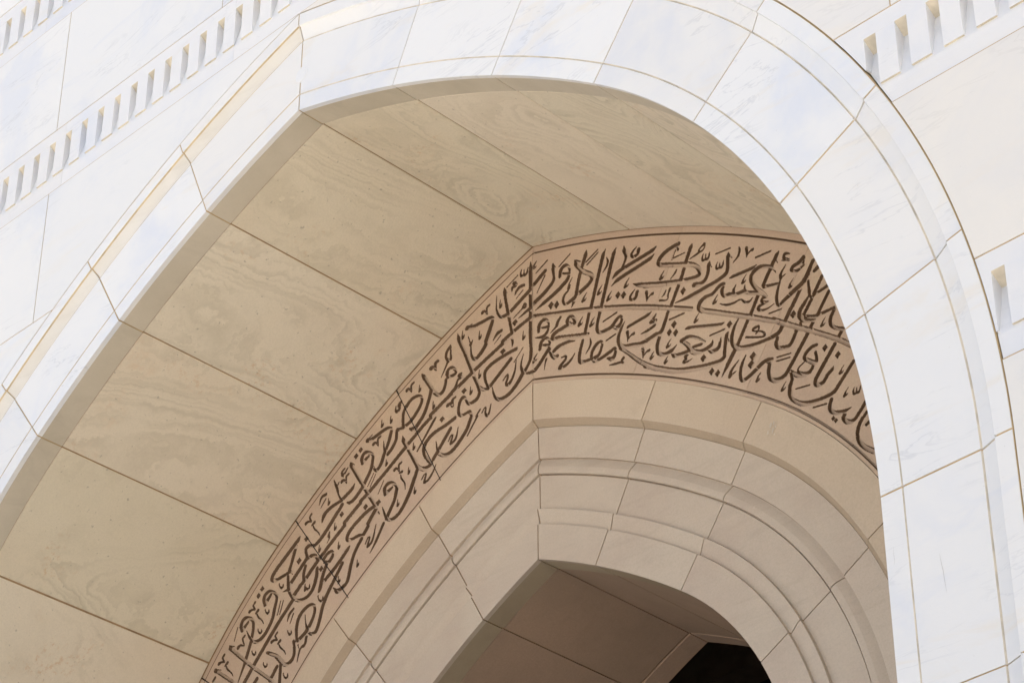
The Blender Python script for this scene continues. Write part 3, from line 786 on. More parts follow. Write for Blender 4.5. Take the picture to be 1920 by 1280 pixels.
-3383,-2129,32 -3397,-2068,43 -3366,-2030,39 -3305,-2041,26 -3250,-2086,29 -3236,-2153,35 -3252,-2263,38 -3306,-2413,42;
-3374,-2125,44 -3310,-2082,29;
-3321,-2155,5 -3280,-2228,21 -3238,-2280,21;
-3442,-2081,10 -3475,-2192,10;
-3343,-2193,24 -3367,-2208,19 -3339,-2279,12;
-3416,-2272,38 -3387,-2262,17 -3338,-2289,8;
-3537,-2212,8 -3466,-2245,6;
-3043,-2455,21 -3009,-2474,30 -2904,-2542,32 -2833,-2616,33;
-2554,-2499,32 -2570,-2558,32 -2617,-2570,22 -2638,-2616,18 -2654,-2681,7;
-2926,-2321,25 -2945,-2341,18 -2921,-2383,13;
-2987,-2380,32 -2954,-2377,18 -2916,-2391,9;
-2882,-2410,31 -2910,-2424,17;
-2897,-2431,11 -2873,-2473,15 -2829,-2513,13 -2801,-2559,5;
-2653,-2528,12 -2642,-2564,6;
-2713,-2479,12 -2647,-2497,27;
-3526,-2235,36 -3479,-2283,31 -3222,-2516,31 -2945,-2750,30;
-2921,-2536,34 -2850,-2616,30 -2789,-2655,33 -2725,-2643,44 -2696,-2595,35 -2703,-2509,28 -2713,-2475,29;
-3596,-2274,26 -3615,-2294,19 -3589,-2337,13;
-3659,-2333,33 -3624,-2330,18 -3584,-2345,9;
-3548,-2364,32 -3577,-2378,18;
-3563,-2386,12 -3538,-2429,15 -3491,-2470,13 -3461,-2517,5;
-3699,-2447,26 -3722,-2469,22;
-2905,-2637,42 -2980,-2723,43;
-2857,-2625,34 -2860,-2801,37;
-3316,-2446,39 -3390,-2600,10;
-3174,-2486,46 -3312,-2634,46;
-3701,-2379,38 -3673,-2401,27 -3461,-2569,30;
-3711,-2366,8 -3622,-2402,6;
-3078,-2535,10 -3072,-2559,10 -3048,-2581,20 -3033,-2577,19 -3033,-2556,10;
-2817,-2722,10 -2809,-2750,10 -2782,-2776,19 -2764,-2772,19 -2763,-2747,10;
-3151,-2656,43 -3182,-2680,37"""
DIAMONDS = """167,-642 204,-619 232,-665 194,-689;
230,-667 264,-642 287,-687 254,-712;
875,-898 907,-874 929,-917 897,-940;
930,-926 963,-902 985,-944 952,-968;
1520,-1184 1555,-1162 1578,-1205 1543,-1227;
2518,-1883 2552,-1860 2572,-1901 2539,-1924;
1418,-1430 1453,-1409 1476,-1450 1441,-1472;
1373,-1479 1404,-1456 1424,-1496 1393,-1519;
1434,-1510 1465,-1487 1485,-1527 1454,-1550;
1941,-1685 1974,-1664 1995,-1704 1962,-1725;
1681,-1850 1716,-1829 1739,-1869 1704,-1891;
1755,-1999 1787,-1976 1808,-2015 1776,-2038;
1810,-2039 1842,-2016 1862,-2055 1830,-2078;
2133,-2049 2173,-2024 2198,-2070 2158,-2095;
2111,-2108 2151,-2085 2176,-2129 2136,-2152;
2771,-2283 2801,-2262 2819,-2298 2789,-2319;
2873,-2389 2904,-2367 2923,-2404 2892,-2426;
2799,-2862 2821,-2848 2833,-2872 2812,-2886;
2822,-2887 2843,-2872 2855,-2897 2834,-2911;
-229,-609 -191,-592 -163,-633 -201,-651;
-363,-817 -326,-801 -298,-841 -335,-857;
-798,-983 -762,-967 -734,-1005 -770,-1021;
-1047,-1135 -1010,-1119 -982,-1157 -1019,-1172;
-2011,-995 -1979,-977 -1952,-1014 -1985,-1033;
-2065,-1032 -2032,-1014 -2005,-1051 -2038,-1070;
-2213,-1517 -2183,-1498 -2157,-1533 -2188,-1553;
-1925,-1569 -1891,-1550 -1863,-1588 -1897,-1607;
-1778,-1591 -1738,-1573 -1707,-1613 -1746,-1631;
-2727,-1743 -2692,-1722 -2663,-1761 -2697,-1782;
-2645,-1567 -2612,-1550 -2584,-1585 -2617,-1603;
-2439,-1928 -2408,-1910 -2383,-1944 -2413,-1962;
-3179,-1823 -3149,-1802 -3123,-1838 -3153,-1858;
-3223,-1871 -3192,-1851 -3164,-1887 -3196,-1907"""

# ---------------------------------------------------------------- ground
def ground():
    t = NT('plaza_paving')
    tc = t.n('ShaderNodeTexCoord')
    br = t.n('ShaderNodeTexBrick')
    t.inp(br, 'Vector', tc.outputs['Object'])
    br.inputs['Color1'].default_value = (0.70, 0.645, 0.545, 1)
    br.inputs['Color2'].default_value = (0.66, 0.605, 0.515, 1)
    br.inputs['Mortar'].default_value = (0.30, 0.25, 0.19, 1)
    br.inputs['Scale'].default_value = 1.0
    br.inputs['Mortar Size'].default_value = 0.006
    br.inputs['Brick Width'].default_value = 1.2
    br.inputs['Row Height'].default_value = 0.6
    c = t.mix(t.math('MULTIPLY', t.noise(tc.outputs['Object'], 0.7, 6), 0.4), br.outputs['Color'], (0.61, 0.56, 0.475))
    m = t.out(c, 0.5)
    r = 900
    o = obj('plaza', [(-r, -r, -Z0), (r, -r, -Z0), (r, r, -Z0), (-r, r, -Z0)], [(0, 1, 2, 3)], m)
    o['kind'] = 'structure'
ground()

XW = 9.4                      # half width of the facade that is built
BANDS = [3.552, 1.577]        # tops of the dentil bands above the arch
PITCH, SLOT, RAIL, TOOTH, BH = 0.2212, 0.0852, 0.124, 0.367, 0.666
COURSE = 1.9635
OA = -0.862                   # outer edge of the arch surround
OW = -0.8745                  # edge of the wall stones round it
FW = -0.050                   # front plane of the wall

# ---------------------------------------------------------------- facade wall
wall = thing('marble_wall', 'white veined marble facade wall of large slabs surrounding the pointed arch', 'wall', loc=(0, 0, 0))

def slab_poly(s, z0, z1, xa, xb):
    """outline of a slab on side s between xa < xb (xa None = follows the arch)"""
    pts = []
    if xa is None:
        n = 16
        for i in range(n + 1):
            z = z0 + (z1 - z0) * i / n
            pts.append((xcurve(z, OW), z))
        pts.append((xb, z1))
        pts.append((xb, z0))
        pts = [q for i, q in enumerate(pts) if i == 0 or (abs(q[0] - pts[i - 1][0]) + abs(q[1] - pts[i - 1][1])) > 1e-4]
        if pts[0][0] > 0 and abs(pts[-1][0] - pts[0][0]) < 1e-4:
            pts = pts[:-1]
        pts = pts[::-1]
    else:
        pts = [(xa, z0), (xb, z0), (xb, z1), (xa, z1)]
    return [(s * x, z) for x, z in (pts if s > 0 else pts[::-1])]

JX = [0.98 + 2.176 * k for k in range(4)] + [XW]
G = 0.0052

def course(z0, z1, s, lo=None, plain=True):
    """one course of slabs on side s"""
    xs = [j for j in JX]
    xarch = max(xcurve(z0, OW), xcurve(z1, OW)) if z1 < 0.92 else 0.0
    if z1 < 0.92:
        xs = [j for j in xs if j > xarch + 0.25]
        prev = None
    else:
        prev = 0.0
    for j in xs:
        xa = None if prev is None else prev + (G if prev > 0 else 0)
        xb = j - G
        prism_y('wall_slab', slab_poly(s, z0 + G, z1 - G, xa, xb), FW + rnd.uniform(-0.0008, 0.0008), 0.03, M_WALL if s < 0 else M_WALLC, wall)
        prev = j

def centre_course(z0, z1):
    """course above the arch, with one slab across the middle"""
    prism_y('wall_slab', [(-JX[0] + G, z0 + G), (JX[0] - G, z0 + G), (JX[0] - G, z1 - G), (-JX[0] + G, z1 - G)], FW, 0.03, M_WALL, wall)
    for s in (-1, 1):
        for a, b in zip(JX, JX[1:]):
            prism_y('wall_slab', slab_poly(s, z0 + G, z1 - G, a + G, b - G), FW + rnd.uniform(-0.0008, 0.0008), 0.03, M_WALL if s < 0 else M_WALLC, wall)

centre_course(1.577, 3.552 - BH)
centre_course(3.552, 4.86)
band_tops = [3.552, 1.577, -0.382, -2.352, -4.300]
z = 1.577 - BH
course(-0.382, z, 1)
course(-0.382, z, -1)
tops = [-0.382, -2.352, -4.300, -6.26, -8.22, -10.18, -12.15]
for i, zt in enumerate(tops):
    for s in (1, -1):
        seen = s > 0 and zt in (-2.352, -4.300)
        if not seen:
            course(zt - BH, zt, s)
        zb = tops[i + 1] if i + 1 < len(tops) else -Z0
        course(zb, zt - BH, s)
# masonry behind the joints, and the building's body
def backing():
    V, F = [], []
    yb = FW + 0.0045
    e = G - 0.0006
    for s in (1, -1):
        ban = [(3.552 - BH, 3.552), (1.577 - BH, 1.577)] + ([(-2.352 - BH, -2.352), (-4.300 - BH, -4.300)] if s > 0 else [])
        zones, z1 = [], 4.9
        for q0, q1 in ban:
            zones.append((q1 - e, z1))
            z1 = q0 + e
        zones.append((-Z0, z1))
        for q0, q1 in zones:
            n = max(2, int((q1 - q0) / 0.06))
            b = len(V)
            for i in range(n + 1):
                z = q0 + (q1 - q0) * i / n
                V.append((s * (xcurve(z, OW + 0.004) if z < 0.9005 else 0.0), yb, z))
                V.append((s * XW, yb, z))
            for i in range(n):
                q = (b + 2 * i, b + 2 * i + 1, b + 2 * i + 3, b + 2 * i + 2)
                F.append(q if s > 0 else q[::-1])
    return V, F
# ---------------------------------------------------------------- dentil bands
def band_profile(zt):
    pts = [(FW, zt - G), (FW, zt - RAIL), (FW + 0.083, zt - RAIL - 0.064), (FW + 0.010, zt - RAIL - TOOTH - 0.02)]
    out = []
    for a, b in zip(pts, pts[1:]):
        k = max(1, int(abs(b[1] - a[1]) / 0.06))
        out += [(a[0] + (b[0] - a[0]) * i / k, a[1] + (b[1] - a[1]) * i / k) for i in range(k)]
    zb = zt - BH + G
    out += [(FW + 0.010, zt - RAIL - TOOTH - 0.02 - (zt - RAIL - TOOTH - 0.02 - zb) * i / 3) for i in range(4)]
    out += [(0.12, zb)] + [(0.12, zb + (zt - G - zb) * i / 6) for i in range(1, 7)]
    return out

def band_block(parent, zt, x0, x1, arch=False):
    pr = band_profile(zt)
    m = len(pr)
    V = [((xcurve(z, OW) if arch else x0), y, z) for y, z in pr] + [(x1, y, z) for y, z in pr]
    F = [tuple(range(m))[::-1], tuple(range(m, 2 * m))]
    for j in range(m):
        k = (j + 1) % m
        F.append((j, k, m + k, m + j))
    F = [f[::-1] for f in F]
    ob = obj('band_block', V, F, M_DENT, parent)
    ob.data.materials.append(M_BOUNCE)          # warm ground bounce painted on the slope at the head of the slots
    for j in range(m):
        za, zb_ = pr[j][1], pr[(j + 1) % m][1]
        if max(za, zb_) <= zt - RAIL + 1e-6 and min(za, zb_) >= zt - RAIL - 0.0645:
            ob.data.polygons[2 + j].material_index = 1
    return ob

def tooth(parent, zt, x0, x1, seed):
    z1, z0 = zt - RAIL, zt - RAIL - TOOTH
    dy = rnd.uniform(-0.0006, 0.0006)
    ob = prism_y('dentil', [(x0, z0), (x1, z0), (x1, z1), (x0, z1)], FW + dy, 0.06, M_DENT, parent, seed=seed)
    ob.data.materials.append(M_BOUNCE)
    ob.data.polygons[2].material_index = 1     # underside, same painted bounce tint
    return ob

def dentil_band(label, zt, first_slot, x_from, x_to, arch=False, phase=0):
    th = thing('dentil_band', label, 'dentil band', 'dentil bands crossing the marble facade', loc=(0.5 * (x_from + x_to), 0, Z0 + zt - BH))
    # stones of ten teeth each
    k0 = math.ceil((x_from - first_slot) / PITCH - 1e-6)
    joints = [x_from]
    k = k0
    while True:
        x = first_slot + PITCH * k
        if x > x_to - 0.4:
            break
        if (k - phase) % 10 == 0 and x > x_from + 0.5:
            joints.append(x)
        k += 1
    joints.append(x_to)
    for i in range(len(joints) - 1):
        a, b = joints[i], joints[i + 1]
        blk = band_block(th, zt, a + (0 if i == 0 else 0.0012), b - (0 if i == len(joints) - 2 else 0.0012), arch and i == 0)
        k = k0 - 1
        while True:
            t0 = first_slot + PITCH * k + SLOT
            t1 = first_slot + PITCH * (k + 1)
            k += 1
            if t0 > b:
                break
            if t1 <= a + 0.02 or t0 < a - 1e-4 or t1 > b + 1e-4:
                continue
            if arch and t0 < xcurve(zt - RAIL - TOOTH, OA) + 0.008:
                continue
            tooth(blk, zt, t0, min(t1, b - 0.0012), blk['seed'])
        if arch and i == 0:
            # the end stone fills up to the arch
            xe = None
            kk = k0 - 3
            while True:
                xs = first_slot + PITCH * kk
                if xs > xcurve(zt - RAIL, OW) + 0.02:
                    break
                kk += 1
            zl = zt - RAIL
            pts = [(xs, zl)]
            n = 10
            for q in range(n + 1):
                zz = zl - TOOTH * q / n
                xx = xcurve(zz, OW)
                if xx > xs - 0.002:
                    break
                pts.append((xx, zz))
            zz = pts[-1][1]
            pts.append((xs, zz))
            prism_y('dentil', pts, FW, 0.06, M_DENT, blk, seed=blk['seed'])
    return th

dentil_band('short stretch of white dentil band cutting the top left corner, highest of the bands', 3.552, -4.2079, -XW, XW, phase=3)
dentil_band('longest white dentil band, rising across the left wall to the tip of the arch', 1.577, -1.6804, -XW, XW, phase=4)
dentil_band('white dentil band in the upper right corner, butting against the arch curve', -2.352, 4.906, xcurve(-2.352, OW), XW, arch=True, phase=8)
dentil_band('lowest dentil band at the right edge, with a single slot showing beside the arch', -4.300, 5.777, xcurve(-4.300, OW), XW, arch=True, phase=9)

V, F = backing()
obj('masonry_backing', V, F, M_MORTAR, wall)
prism_y('coping', [(-XW, 4.864), (XW, 4.864), (XW, 5.2), (-XW, 5.2)], -0.14, 0.4, M_WALL, wall)
for s in (-1, 1):
    xx = sorted((s * XW, s * (XW + 0.3)))
    V = [(x, y, z) for z in (-Z0, 5.2) for y in (-0.05, 16.0) for x in xx]
    obj('side_wall', V, [(0, 2, 3, 1), (4, 5, 7, 6), (0, 1, 5, 4), (2, 6, 7, 3), (0, 4, 6, 2), (1, 3, 7, 5)], M_BODY, wall)
V = [(x, y, z) for z in (4.9, 5.1) for y in (0.1, 16.0) for x in (-XW, XW)]
obj('roof_slab', V, [(0, 2, 3, 1), (4, 5, 7, 6), (0, 1, 5, 4), (2, 6, 7, 3), (0, 4, 6, 2), (1, 3, 7, 5)], M_BODY, wall)

# ---------------------------------------------------------------- outer arch
arch = thing('marble_arch', 'large white marble pointed arch surround with a hollow moulding near its outer edge', 'arch')
YM = 0.2334                   # depth of the voussoirs' underside
def vee(o, wd, dp, y):
    return [(o + wd / 2, y), (o, y + dp), (o - wd / 2, y)]
cove = []
for i in range(7):
    q = i / 6
    cove.append((-0.652 - 0.0985 * q, 0.003 - 0.037 * (0.94 * q + 0.06 * q * q)))
ARCH_PROF = [(-0.10, 0.04), (0.0, 0.04), (0.0, 0.0)] + vee(-0.1415, 0.011, 0.0085, 0.0) + [(-0.634, 0.0), (-0.640, 0.0105), (-0.646, 0.003)] + cove + [(-0.7525, -0.0385), (-0.7545, -0.047), (-0.7570, FW), (OA, FW), (OA, 0.04)]
# the two fine grooves are full of pale ochre dust
GROOVES = [j for j in range(len(ARCH_PROF)) if ARCH_PROF[j][1] > 0.008 and abs(ARCH_PROF[j][1]) < 0.03 or ARCH_PROF[(j + 1) % len(ARCH_PROF)][1] > 0.008 and ARCH_PROF[(j + 1) % len(ARCH_PROF)][1] < 0.03]
COVES = [j for j in range(len(ARCH_PROF)) if -0.749 < ARCH_PROF[j][0] < -0.650]
LINES = GROOVES + [j for j in range(len(ARCH_PROF)) if -0.7535 < ARCH_PROF[j][0] < -0.7495]  # grooves plus the narrow step outside the cove, all coloured ochre
REV = [(0.0, YM), (0.0, 0.0404), (-0.10, 0.0404), (-0.10, YM)]
A_ST = [None] + [math.radians(q) for q in (66.75, 59.86, 52.83, 39.66, 26.50, 13.42, 0.45)] + [-1.15 - 1.14 * i for i in range(6)] + [-(Z0 + ZC) - 0.0]
for s in (1, -1):
    for i in range(len(A_ST) - 1):
        a0 = A_ST[i] if i else 1.3
        sweep('voussoir', ARCH_PROF, a0, A_ST[i + 1], s, rnd.uniform(0.008, 0.0135), M_ARCH, arch, apex=(i == 0), dy=rnd.uniform(-0.002, 0.002), extra=[(M_DUST, GROOVES)] if s > 0 else [(M_LINE, LINES), (M_COVE, COVES)])
        sweep('reveal_strip', REV, a0, A_ST[i + 1], s, 0.0105, M_REVEAL, arch, apex=(i == 0))
    ins = [(-0.005, YM - 0.002), (-0.005, 0.004), (-0.125, 0.004), (-0.1415, 0.0125), (-0.16, 0.004), (-0.62, 0.004), (-0.64, 0.017), (-0.66, 0.010), (-0.70, 0.0), (-0.745, -0.024), (-0.760, -0.034), (-0.768, FW + 0.004), (OA + 0.004, FW + 0.004), (OA - 0.006, FW + 0.004), (OA - 0.006, YM - 0.002)]
    sweep('mortar_joint', ins, 1.3, 0.02, s, 0.0, M_MORTAR, arch, apex=True, n=70)
    sweep('mortar_joint', ins, 0.02, -(Z0 + ZC), s, 0.0, M_MORTAR, arch, n=4)
# round repair plug at the tip joint
V, F = [], []
n = 40
for r, y in ((0.074, 0.004), (0.074, -0.0012), (0.071, -0.0012), (0.0665, 0.006), (0.062, -0.0024)):
    V += [(0.004 + r * math.cos(6.28318 * i / n), y, 0.335 + r * math.sin(6.28318 * i / n)) for i in range(n)]
for k in range(4):
    for i in range(n):
        j = (i + 1) % n
        F.append((k * n + i, k * n + j, (k + 1) * n + j, (k + 1) * n + i))
F.append(tuple(range(4 * n, 5 * n))[::-1])
obj('repair_plug', V, [f[::-1] for f in F], M_ARCH, arch)

M_CRACK = flat('hairline_grey', (0.42, 0.40, 0.37))  # grey tone of the crack ribbons
M_DROPPING = flat('pale_bird_dropping', (0.66, 0.60, 0.50))
def crack(parent, pts, y, w=0.0015):
    V, F = [], []
    for i, (x, z) in enumerate(pts):
        ww = w * (0.4 if i in (0, len(pts) - 1) else 1.0)
        V += [(x - ww / 2, y, z), (x + ww / 2, y, z)]
    F = [(2 * i + 1, 2 * i, 2 * i + 2, 2 * i + 3) for i in range(len(pts) - 1)]
    obj('hairline_crack', V, F, M_CRACK, parent)
crack(arch, [(5.250, -5.846), (5.253, -5.880), (5.257, -5.915), (5.262, -5.95), (5.264, -5.995), (5.270, -6.072)], -0.0026)
crack(arch, [(4.977, -5.70), (4.974, -5.745), (4.977, -5.775), (4.971, -5.80)], -0.0026, 0.0010)

# ---------------------------------------------------------------- underside of the outer arch
YF = 2.437
soff = thing('arch_soffit', 'figured sandstone panels lining the underside of the white arch, with wood-like rings', 'arch soffit')
c = 0.006
for s in (1, -1):
    pr = [(-0.003, YM + 0.006 + 0.009), (-0.003, YF - 0.008), (-0.006, YF - 0.0045), (-0.09, YF - 0.0045), (-0.09, YM + 0.006), (-0.003 - c, YM + 0.006)]
    for i in range(len(A_ST) - 1):
        sweep('soffit_panel', pr, A_ST[i] if i else 1.3, A_ST[i + 1], s, rnd.uniform(0.008, 0.014), M_SOFF, soff, apex=(i == 0), chamfer=c)
    ins = [(-0.0085, YM - 0.004), (-0.0085, YF + 0.01), (-0.13, YF + 0.01), (-0.13, YM - 0.01)]
    sweep('mortar_joint', ins, 1.3, 0.0, s, 0.0, M_MORTAR2, soff, apex=True, n=60)
    sweep('mortar_joint', ins, 0.0, -(Z0 + ZC), s, 0.0, M_MORTAR2, soff, n=2)

# ---------------------------------------------------------------- inner arch
O = apex_off
inner = thing('sandstone_arch', 'smaller beige sandstone arch with roll mouldings set deep inside the white arch', 'arch')
BEV0, BEV1 = 1.533, 1.577
FASC = [(1.226, YF + 0.1), (1.226, 2.431), (BEV0, 2.431), (BEV1, 2.483), (BEV1 + 0.002, YF + 0.1)]
roll = [(1.8335, 2.5165)]
for i in range(7):
    q = i / 6
    roll.append((1.838 + 0.064 * q, 2.515 - 0.029 * q - 0.0015 * math.sin(math.pi * q)))
roll += [(1.925, 2.4835), (1.946, 2.4855), (1.9545, 2.491)]
roll += [(1.9565, 2.523), (1.9655, 2.523), (1.968, 2.503)]
cyma = [(2.236, 2.505), (2.240, 2.477)]
for i in range(1, 9):
    q = i / 8
    cyma.append((2.240 + 0.118 * q, 2.477 + 0.026 * (3 * q * q - 2 * q ** 3)))
INN = [(BEV1 + 0.004, 2.80), (BEV1 + 0.004, 2.486), (1.828, 2.497), (1.830, 2.520)] + roll + cyma + [(2.362, 2.479), (2.634, 2.480), (2.634, 2.520), (2.45, 2.80)]
INREV = [(2.634, 2.686), (2.634, 2.5204), (2.54, 2.5204), (2.54, 2.686)]
I_ST = [None] + [math.radians(q) for q in (61.25, 53.13, 27.1, 0.6)] + [-1.3 - 1.4 * i for i in range(5)] + [-(Z0 + ZC)]
def fine_sweep(name, prof, a0, a1, s, *args, **kw):
    kw['n'] = 26 if (a0 - a1) > 0.2 else 14
    return sweep(name, prof, a0, a1, s, *args, **kw)
for s in (1, -1):
    for i in range(len(I_ST) - 1):
        a0 = I_ST[i] if i else 1.3
        dy = rnd.uniform(-0.0015, 0.0015)
        fine_sweep('fascia_stone', FASC, a0, I_ST[i + 1], s, 0.0105, M_GOLD, inner, apex=(i == 0), dy=dy, extra=[(M_BEV, [2])])
        fine_sweep('voussoir', INN, a0, I_ST[i + 1], s, 0.0105, M_INNER, inner, apex=(i == 0), dy=dy, sharp=13)
        fine_sweep('reveal_strip', INREV, a0, I_ST[i + 1], s, 0.0105, M_INREV, inner, apex=(i == 0))
    ins = [(1.23, YF + 0.12), (1.23, 2.441), (BEV0 - 0.004, 2.441), (BEV1 - 0.005, 2.496), (1.82, 2.506), (1.835, 2.529), (1.90, 2.505), (1.945, 2.505), (1.961, 2.530), (1.98, 2.513), (2.23, 2.516), (2.25, 2.489), (2.35, 2.513), (2.37, 2.490), (2.622, 2.490), (2.622, 2.684), (2.4, 2.75)]
    sweep('mortar_joint', ins, 1.3, 0.0, s, 0.0, M_MORTAR2, inner, apex=True, n=60)
    sweep('mortar_joint', ins, 0.0, -(Z0 + ZC), s, 0.0, M_MORTAR2, inner, n=2)

crack(inner, [(3.056, -4.186), (3.030, -4.190), (3.016, -4.199), (2.985, -4.204), (2.967, -4.217), (2.940, -4.226)], 2.4885, 0.005)
V, F = [], []
for cx, cz, r in ((2.290, -2.687, 0.016), (2.318, -2.683, 0.012), (2.333, -2.716, 0.009), (2.262, -2.737, 0.013), (2.305, -2.738, 0.015), (2.318, -2.774, 0.008), (2.30, -2.757, 0.006)):
    b = len(V)
    for i in range(9):
        q = 6.28318 * i / 9
        k = r * rnd.uniform(0.55, 1.15)
        V.append((cx + k * math.cos(q) * 0.7 + 0.25 * k * math.sin(q), 2.4272, cz + k * math.sin(q) * 1.3))
    F.append(tuple(range(b, b + 9)))
obj('bird_dropping', V, F, M_DROPPING, inner)  # small pale bird droppings on the golden fascia

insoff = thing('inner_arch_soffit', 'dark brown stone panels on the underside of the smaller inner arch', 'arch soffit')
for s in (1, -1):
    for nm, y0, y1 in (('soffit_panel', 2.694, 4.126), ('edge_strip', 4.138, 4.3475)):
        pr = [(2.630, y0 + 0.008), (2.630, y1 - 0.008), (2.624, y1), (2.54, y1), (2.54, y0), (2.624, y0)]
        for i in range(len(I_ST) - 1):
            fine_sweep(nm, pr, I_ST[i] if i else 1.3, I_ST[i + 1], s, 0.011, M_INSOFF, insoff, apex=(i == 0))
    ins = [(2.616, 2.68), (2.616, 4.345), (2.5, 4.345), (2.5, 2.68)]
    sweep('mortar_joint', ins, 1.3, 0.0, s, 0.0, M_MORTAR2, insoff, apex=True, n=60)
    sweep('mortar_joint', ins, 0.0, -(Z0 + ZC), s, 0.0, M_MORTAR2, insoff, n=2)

# ---------------------------------------------------------------- dark hall behind
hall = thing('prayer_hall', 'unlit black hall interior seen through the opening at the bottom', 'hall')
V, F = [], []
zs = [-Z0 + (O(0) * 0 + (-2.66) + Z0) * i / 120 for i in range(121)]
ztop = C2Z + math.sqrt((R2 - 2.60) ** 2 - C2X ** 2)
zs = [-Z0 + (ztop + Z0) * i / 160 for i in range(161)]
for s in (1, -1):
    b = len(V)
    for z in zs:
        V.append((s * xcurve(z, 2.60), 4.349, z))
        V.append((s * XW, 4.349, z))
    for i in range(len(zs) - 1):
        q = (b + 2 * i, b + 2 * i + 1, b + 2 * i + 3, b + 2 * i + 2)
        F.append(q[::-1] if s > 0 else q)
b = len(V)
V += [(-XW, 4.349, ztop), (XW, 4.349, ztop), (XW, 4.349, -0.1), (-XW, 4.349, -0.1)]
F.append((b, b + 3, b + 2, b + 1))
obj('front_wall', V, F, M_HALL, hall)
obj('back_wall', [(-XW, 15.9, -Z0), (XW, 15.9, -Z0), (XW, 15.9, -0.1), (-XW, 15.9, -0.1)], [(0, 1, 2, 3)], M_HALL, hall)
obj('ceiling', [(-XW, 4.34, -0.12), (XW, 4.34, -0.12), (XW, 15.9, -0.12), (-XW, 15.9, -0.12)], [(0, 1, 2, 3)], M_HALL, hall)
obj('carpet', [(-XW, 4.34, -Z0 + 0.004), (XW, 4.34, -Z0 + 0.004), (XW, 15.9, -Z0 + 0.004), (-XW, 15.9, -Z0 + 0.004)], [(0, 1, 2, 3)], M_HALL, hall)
V = [(x, y, z) for z in (-0.78, -0.121) for y in (7.9, 8.25) for x in (-XW + 0.01, XW - 0.01)]
bm_ = obj('ceiling_beam', V, [(0, 2, 3, 1), (4, 5, 7, 6), (0, 1, 5, 4), (2, 6, 7, 3), (0, 4, 6, 2), (1, 3, 7, 5)], M_BEAM)
bm_['label'] = 'barely visible dark beam crossing the black opening at the bottom'
bm_['category'] = 'beam'

# ---------------------------------------------------------------- carved frieze
fr = thing('inscription_frieze', 'pinkish sandstone band carved with two lines of Arabic calligraphy along the arch', 'frieze')

def load():
    S_ = []
    for l in STROKES.split(';'):
        S_.append(np.array([[float(q) for q in p.split(',')] for p in l.split()]) / 1000.0)
    D_ = []
    for l in DIAMONDS.split(';'):
        D_.append(np.array([[float(q) for q in p.split(',')] for p in l.split()]) / 1000.0)
    return S_, D_

def spline(p):
    """Catmull-Rom through stroke points"""
    if len(p) == 2:
        return p
    q = np.vstack([2 * p[0] - p[1], p, 2 * p[-1] - p[-2]])
    out = []
    for i in range(1, len(q) - 2):
        a, b, c_, d = q[i - 1], q[i], q[i + 1], q[i + 2]
        # centripetal-like damping: shorten the tangents on uneven spacing
        l = np.hypot(*(c_ - b)[:2])
        t1 = (c_ - a) / max(np.hypot(*(c_ - a)[:2]), 1e-6) * l
        t2 = (d - b) / max(np.hypot(*(d - b)[:2]), 1e-6) * l
        k = 6
        for j in range(k):
            t = j / k
            h = (2 * t ** 3 - 3 * t * t + 1) * b + (t ** 3 - 2 * t * t + t) * t1 + (-2 * t ** 3 + 3 * t * t) * c_ + (t ** 3 - t * t) * t2
            h[2] = b[2] + (c_[2] - b[2]) * t
            out.append(h)
    out.append(p[-1])
    return np.array(out)

CUT, RAMP = 0.036, 0.0034
STR, DIA = load()
STR = [spline(p) for p in STR]

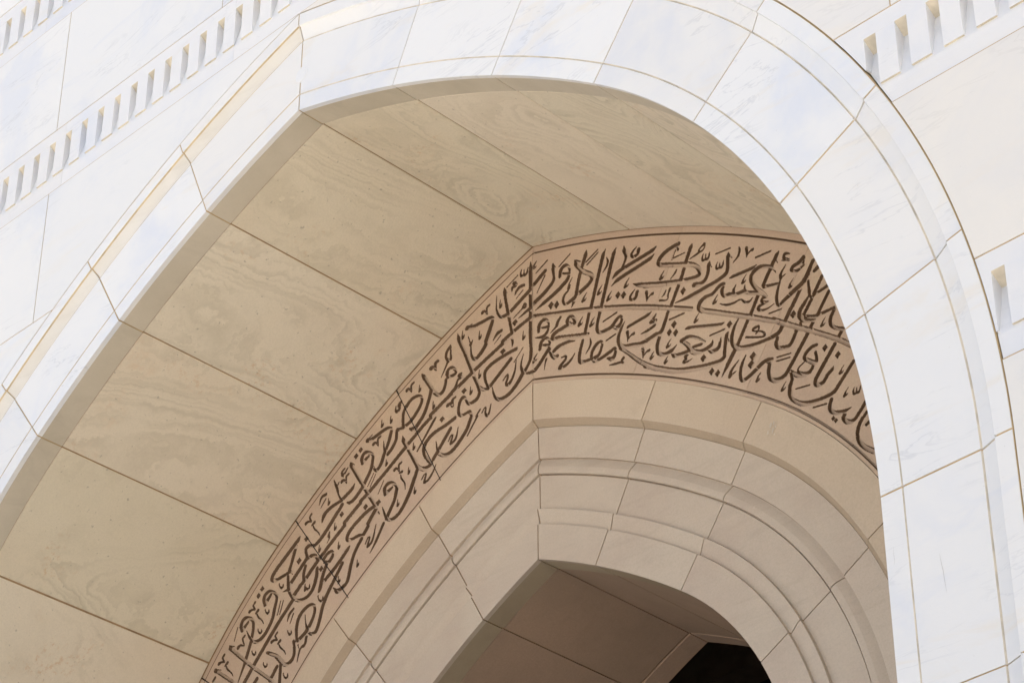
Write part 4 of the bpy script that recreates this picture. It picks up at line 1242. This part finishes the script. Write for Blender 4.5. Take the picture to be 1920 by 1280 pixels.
def panel(s, a0, a1, apex, carved):
    gap = 0.005 if s > 0 else 0.010
    o0, o1 = -0.014, 1.222
    step = 0.0031 if carved else 0.05
    no = int((o1 - o0) / step) + 1 if carved else 26
    oo = np.linspace(o0, o1, no)
    if not carved:
        oo = np.unique(np.concatenate([np.linspace(o0, o1, no), [0.044, 0.047, 0.057, 0.060, 1.180, 1.183, 1.192, 1.195]]))
        no = len(oo)
    xm, zm = Pnp(np.array([0.6, 0.6]), np.array([1.25 if apex else a0, a1]))
    ln = math.hypot(xm[0] - xm[1], zm[0] - zm[1])
    ns = max(6, int(ln / step))
    b0 = np.array([apex_angle(o, gap / 2) if apex else shrink(a0, o, -gap / 2) for o in oo])
    b1 = np.array([shrink(a1, o, gap / 2) for o in oo])
    t = np.linspace(0, 1, ns)[:, None]
    A = b0[None, :] + (b1 - b0)[None, :] * t
    OO = np.broadcast_to(oo[None, :], A.shape)
    X, Zz = Pnp(OO, A)
    E = np.full(A.shape, -1.0)          # how far inside a stroke, metres
    # the two framing grooves
    for og in (0.052, 1.1875):
        E = np.maximum(E, 0.0092 - np.abs(OO - og))
    cut = np.where(E > 0, 0.028 * np.clip(E / 0.003, 0, 1), 0)
    if carved:
        L = np.full(A.shape, -1.0)
        fa = A[:, no // 2]
        amax, amin = A.max(), A.min()
        for p in STR:
            xs, zs_, r = p[:, 0] * s, p[:, 1], p[:, 2] * 0.50
            if xs.max() < -0.06:
                continue
            io = np.array([inv(max(x, -0.05), z) for x, z in zip(xs, zs_)])
            pad = r.max() + 0.02
            if io[:, 1].max() + pad / 4 < amin or io[:, 1].min() - pad / 4 > amax:
                continue
            j0 = max(0, int((io[:, 0].min() - pad - o0) / step))
            j1 = min(no, int((io[:, 0].max() + pad - o0) / step) + 2)
            sel = np.where((A[:, j0:j1] <= io[:, 1].max() + pad / 4).any(1) & (A[:, j0:j1] >= io[:, 1].min() - pad / 4).any(1))[0] if j1 > j0 else []
            if len(sel) == 0:
                continue
            i0, i1 = sel[0], sel[-1] + 1
            x, z = X[i0:i1, j0:j1], Zz[i0:i1, j0:j1]
            e = np.full(x.shape, -1.0)
            for k in range(len(xs) - 1):
                dx, dz = xs[k + 1] - xs[k], zs_[k + 1] - zs_[k]
                l2 = dx * dx + dz * dz + 1e-12
                tt = np.clip(((x - xs[k]) * dx + (z - zs_[k]) * dz) / l2, 0, 1)
                d = np.hypot(x - xs[k] - tt * dx, z - zs_[k] - tt * dz)
                e = np.maximum(e, r[k] + (r[k + 1] - r[k]) * tt - d)
            L[i0:i1, j0:j1] = np.maximum(L[i0:i1, j0:j1], e)
        for q in DIA:
            qx, qz = q[:, 0] * s, q[:, 1]
            if qx.max() < 0:
                continue
            m = (X > qx.min() - 0.01) & (X < qx.max() + 0.01) & (Zz > qz.min() - 0.01) & (Zz < qz.max() + 0.01)
            if not m.any():
                continue
            x, z = X[m], Zz[m]
            cx, cz = qx.mean(), qz.mean()
            e = np.full(x.shape, 1.0)
            for k in range(4):
                k2 = (k + 1) % 4
                nx, nz = qz[k2] - qz[k], qx[k] - qx[k2]
                l = math.hypot(nx, nz)
                sg = 1 if (cx - qx[k]) * nx + (cz - qz[k]) * nz > 0 else -1
                e = np.minimum(e, sg * ((x - qx[k]) * nx + (z - qz[k]) * nz) / l)
            L[m] = np.maximum(L[m], e)
        wob = 0.0006 * np.sin(X * 210 + Zz * 90) + 0.0005 * np.sin(Zz * 330 - X * 120)
        Lc = np.clip((L + wob) / RAMP, 0, 1)
        cut = np.maximum(cut, np.where(L > -0.5, CUT * (0.70 * Lc + 0.30 * np.clip((L + wob) / 0.020, 0, 1) ** 0.7), 0))
    else:
        L = np.full(A.shape, -1.0)
    L = np.maximum(L, E)
    border = (OO < 0.050) | (OO > 1.19)
    Y = np.where(OO < 0.050, YF + 0.009, np.where(border, YF - 0.003, YF)) + cut
    # rim going back all round
    X = np.pad(X, 1, mode='edge'); Zz = np.pad(Zz, 1, mode='edge')
    Y = np.pad(Y, 1, mode='edge'); cut = np.pad(cut, 1)
    L = np.pad(L, 1, constant_values=-1.0)
    Y[0, :] += 0.07; Y[-1, :] += 0.07; Y[:, 0] += 0.07; Y[:, -1] += 0.07
    V = np.stack([s * X, Y, Zz], -1).reshape(-1, 3)
    nr, nc = X.shape
    idx = np.arange(nr * nc).reshape(nr, nc)
    Q = np.stack([idx[:-1, :-1], idx[1:, :-1], idx[1:, 1:], idx[:-1, 1:]], -1).reshape(-1, 4)
    if s > 0:
        Q = Q[:, ::-1]
    letter = (L.ravel()[Q] > -0.0010).sum(1) >= 1
    pn = None
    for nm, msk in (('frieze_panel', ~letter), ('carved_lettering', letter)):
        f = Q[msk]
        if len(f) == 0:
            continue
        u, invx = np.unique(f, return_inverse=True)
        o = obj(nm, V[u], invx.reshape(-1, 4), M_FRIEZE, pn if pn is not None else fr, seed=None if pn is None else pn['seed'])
        if pn is not None:                       # steep sides of letters and framing grooves carry a painted shade colour
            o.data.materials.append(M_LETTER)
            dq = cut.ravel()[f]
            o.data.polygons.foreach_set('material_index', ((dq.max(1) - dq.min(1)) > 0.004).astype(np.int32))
        if pn is None:
            pn = o
    return pn

F_ST = [None] + [math.radians(q) for q in (63.15, 54.55, 38.07, 24.0, 12.0, 0.5)] + [-1.6 - 1.7 * i for i in range(4)] + [-(Z0 + ZC)]
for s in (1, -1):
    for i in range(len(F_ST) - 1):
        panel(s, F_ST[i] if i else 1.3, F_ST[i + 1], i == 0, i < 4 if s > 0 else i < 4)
# dark sealant in the wider joints of the left branch
for a in F_ST[1:6]:
    V = []
    for o in np.linspace(-0.014, 1.222, 24):
        for g in (0.006, -0.006):
            x, z = P(o, shrink(a, o, g))
            V.append((-x, YF + 0.003, z))
    obj('joint_sealant', V, [(2 * i, 2 * i + 1, 2 * i + 3, 2 * i + 2) for i in range(23)], M_SEAL, fr)
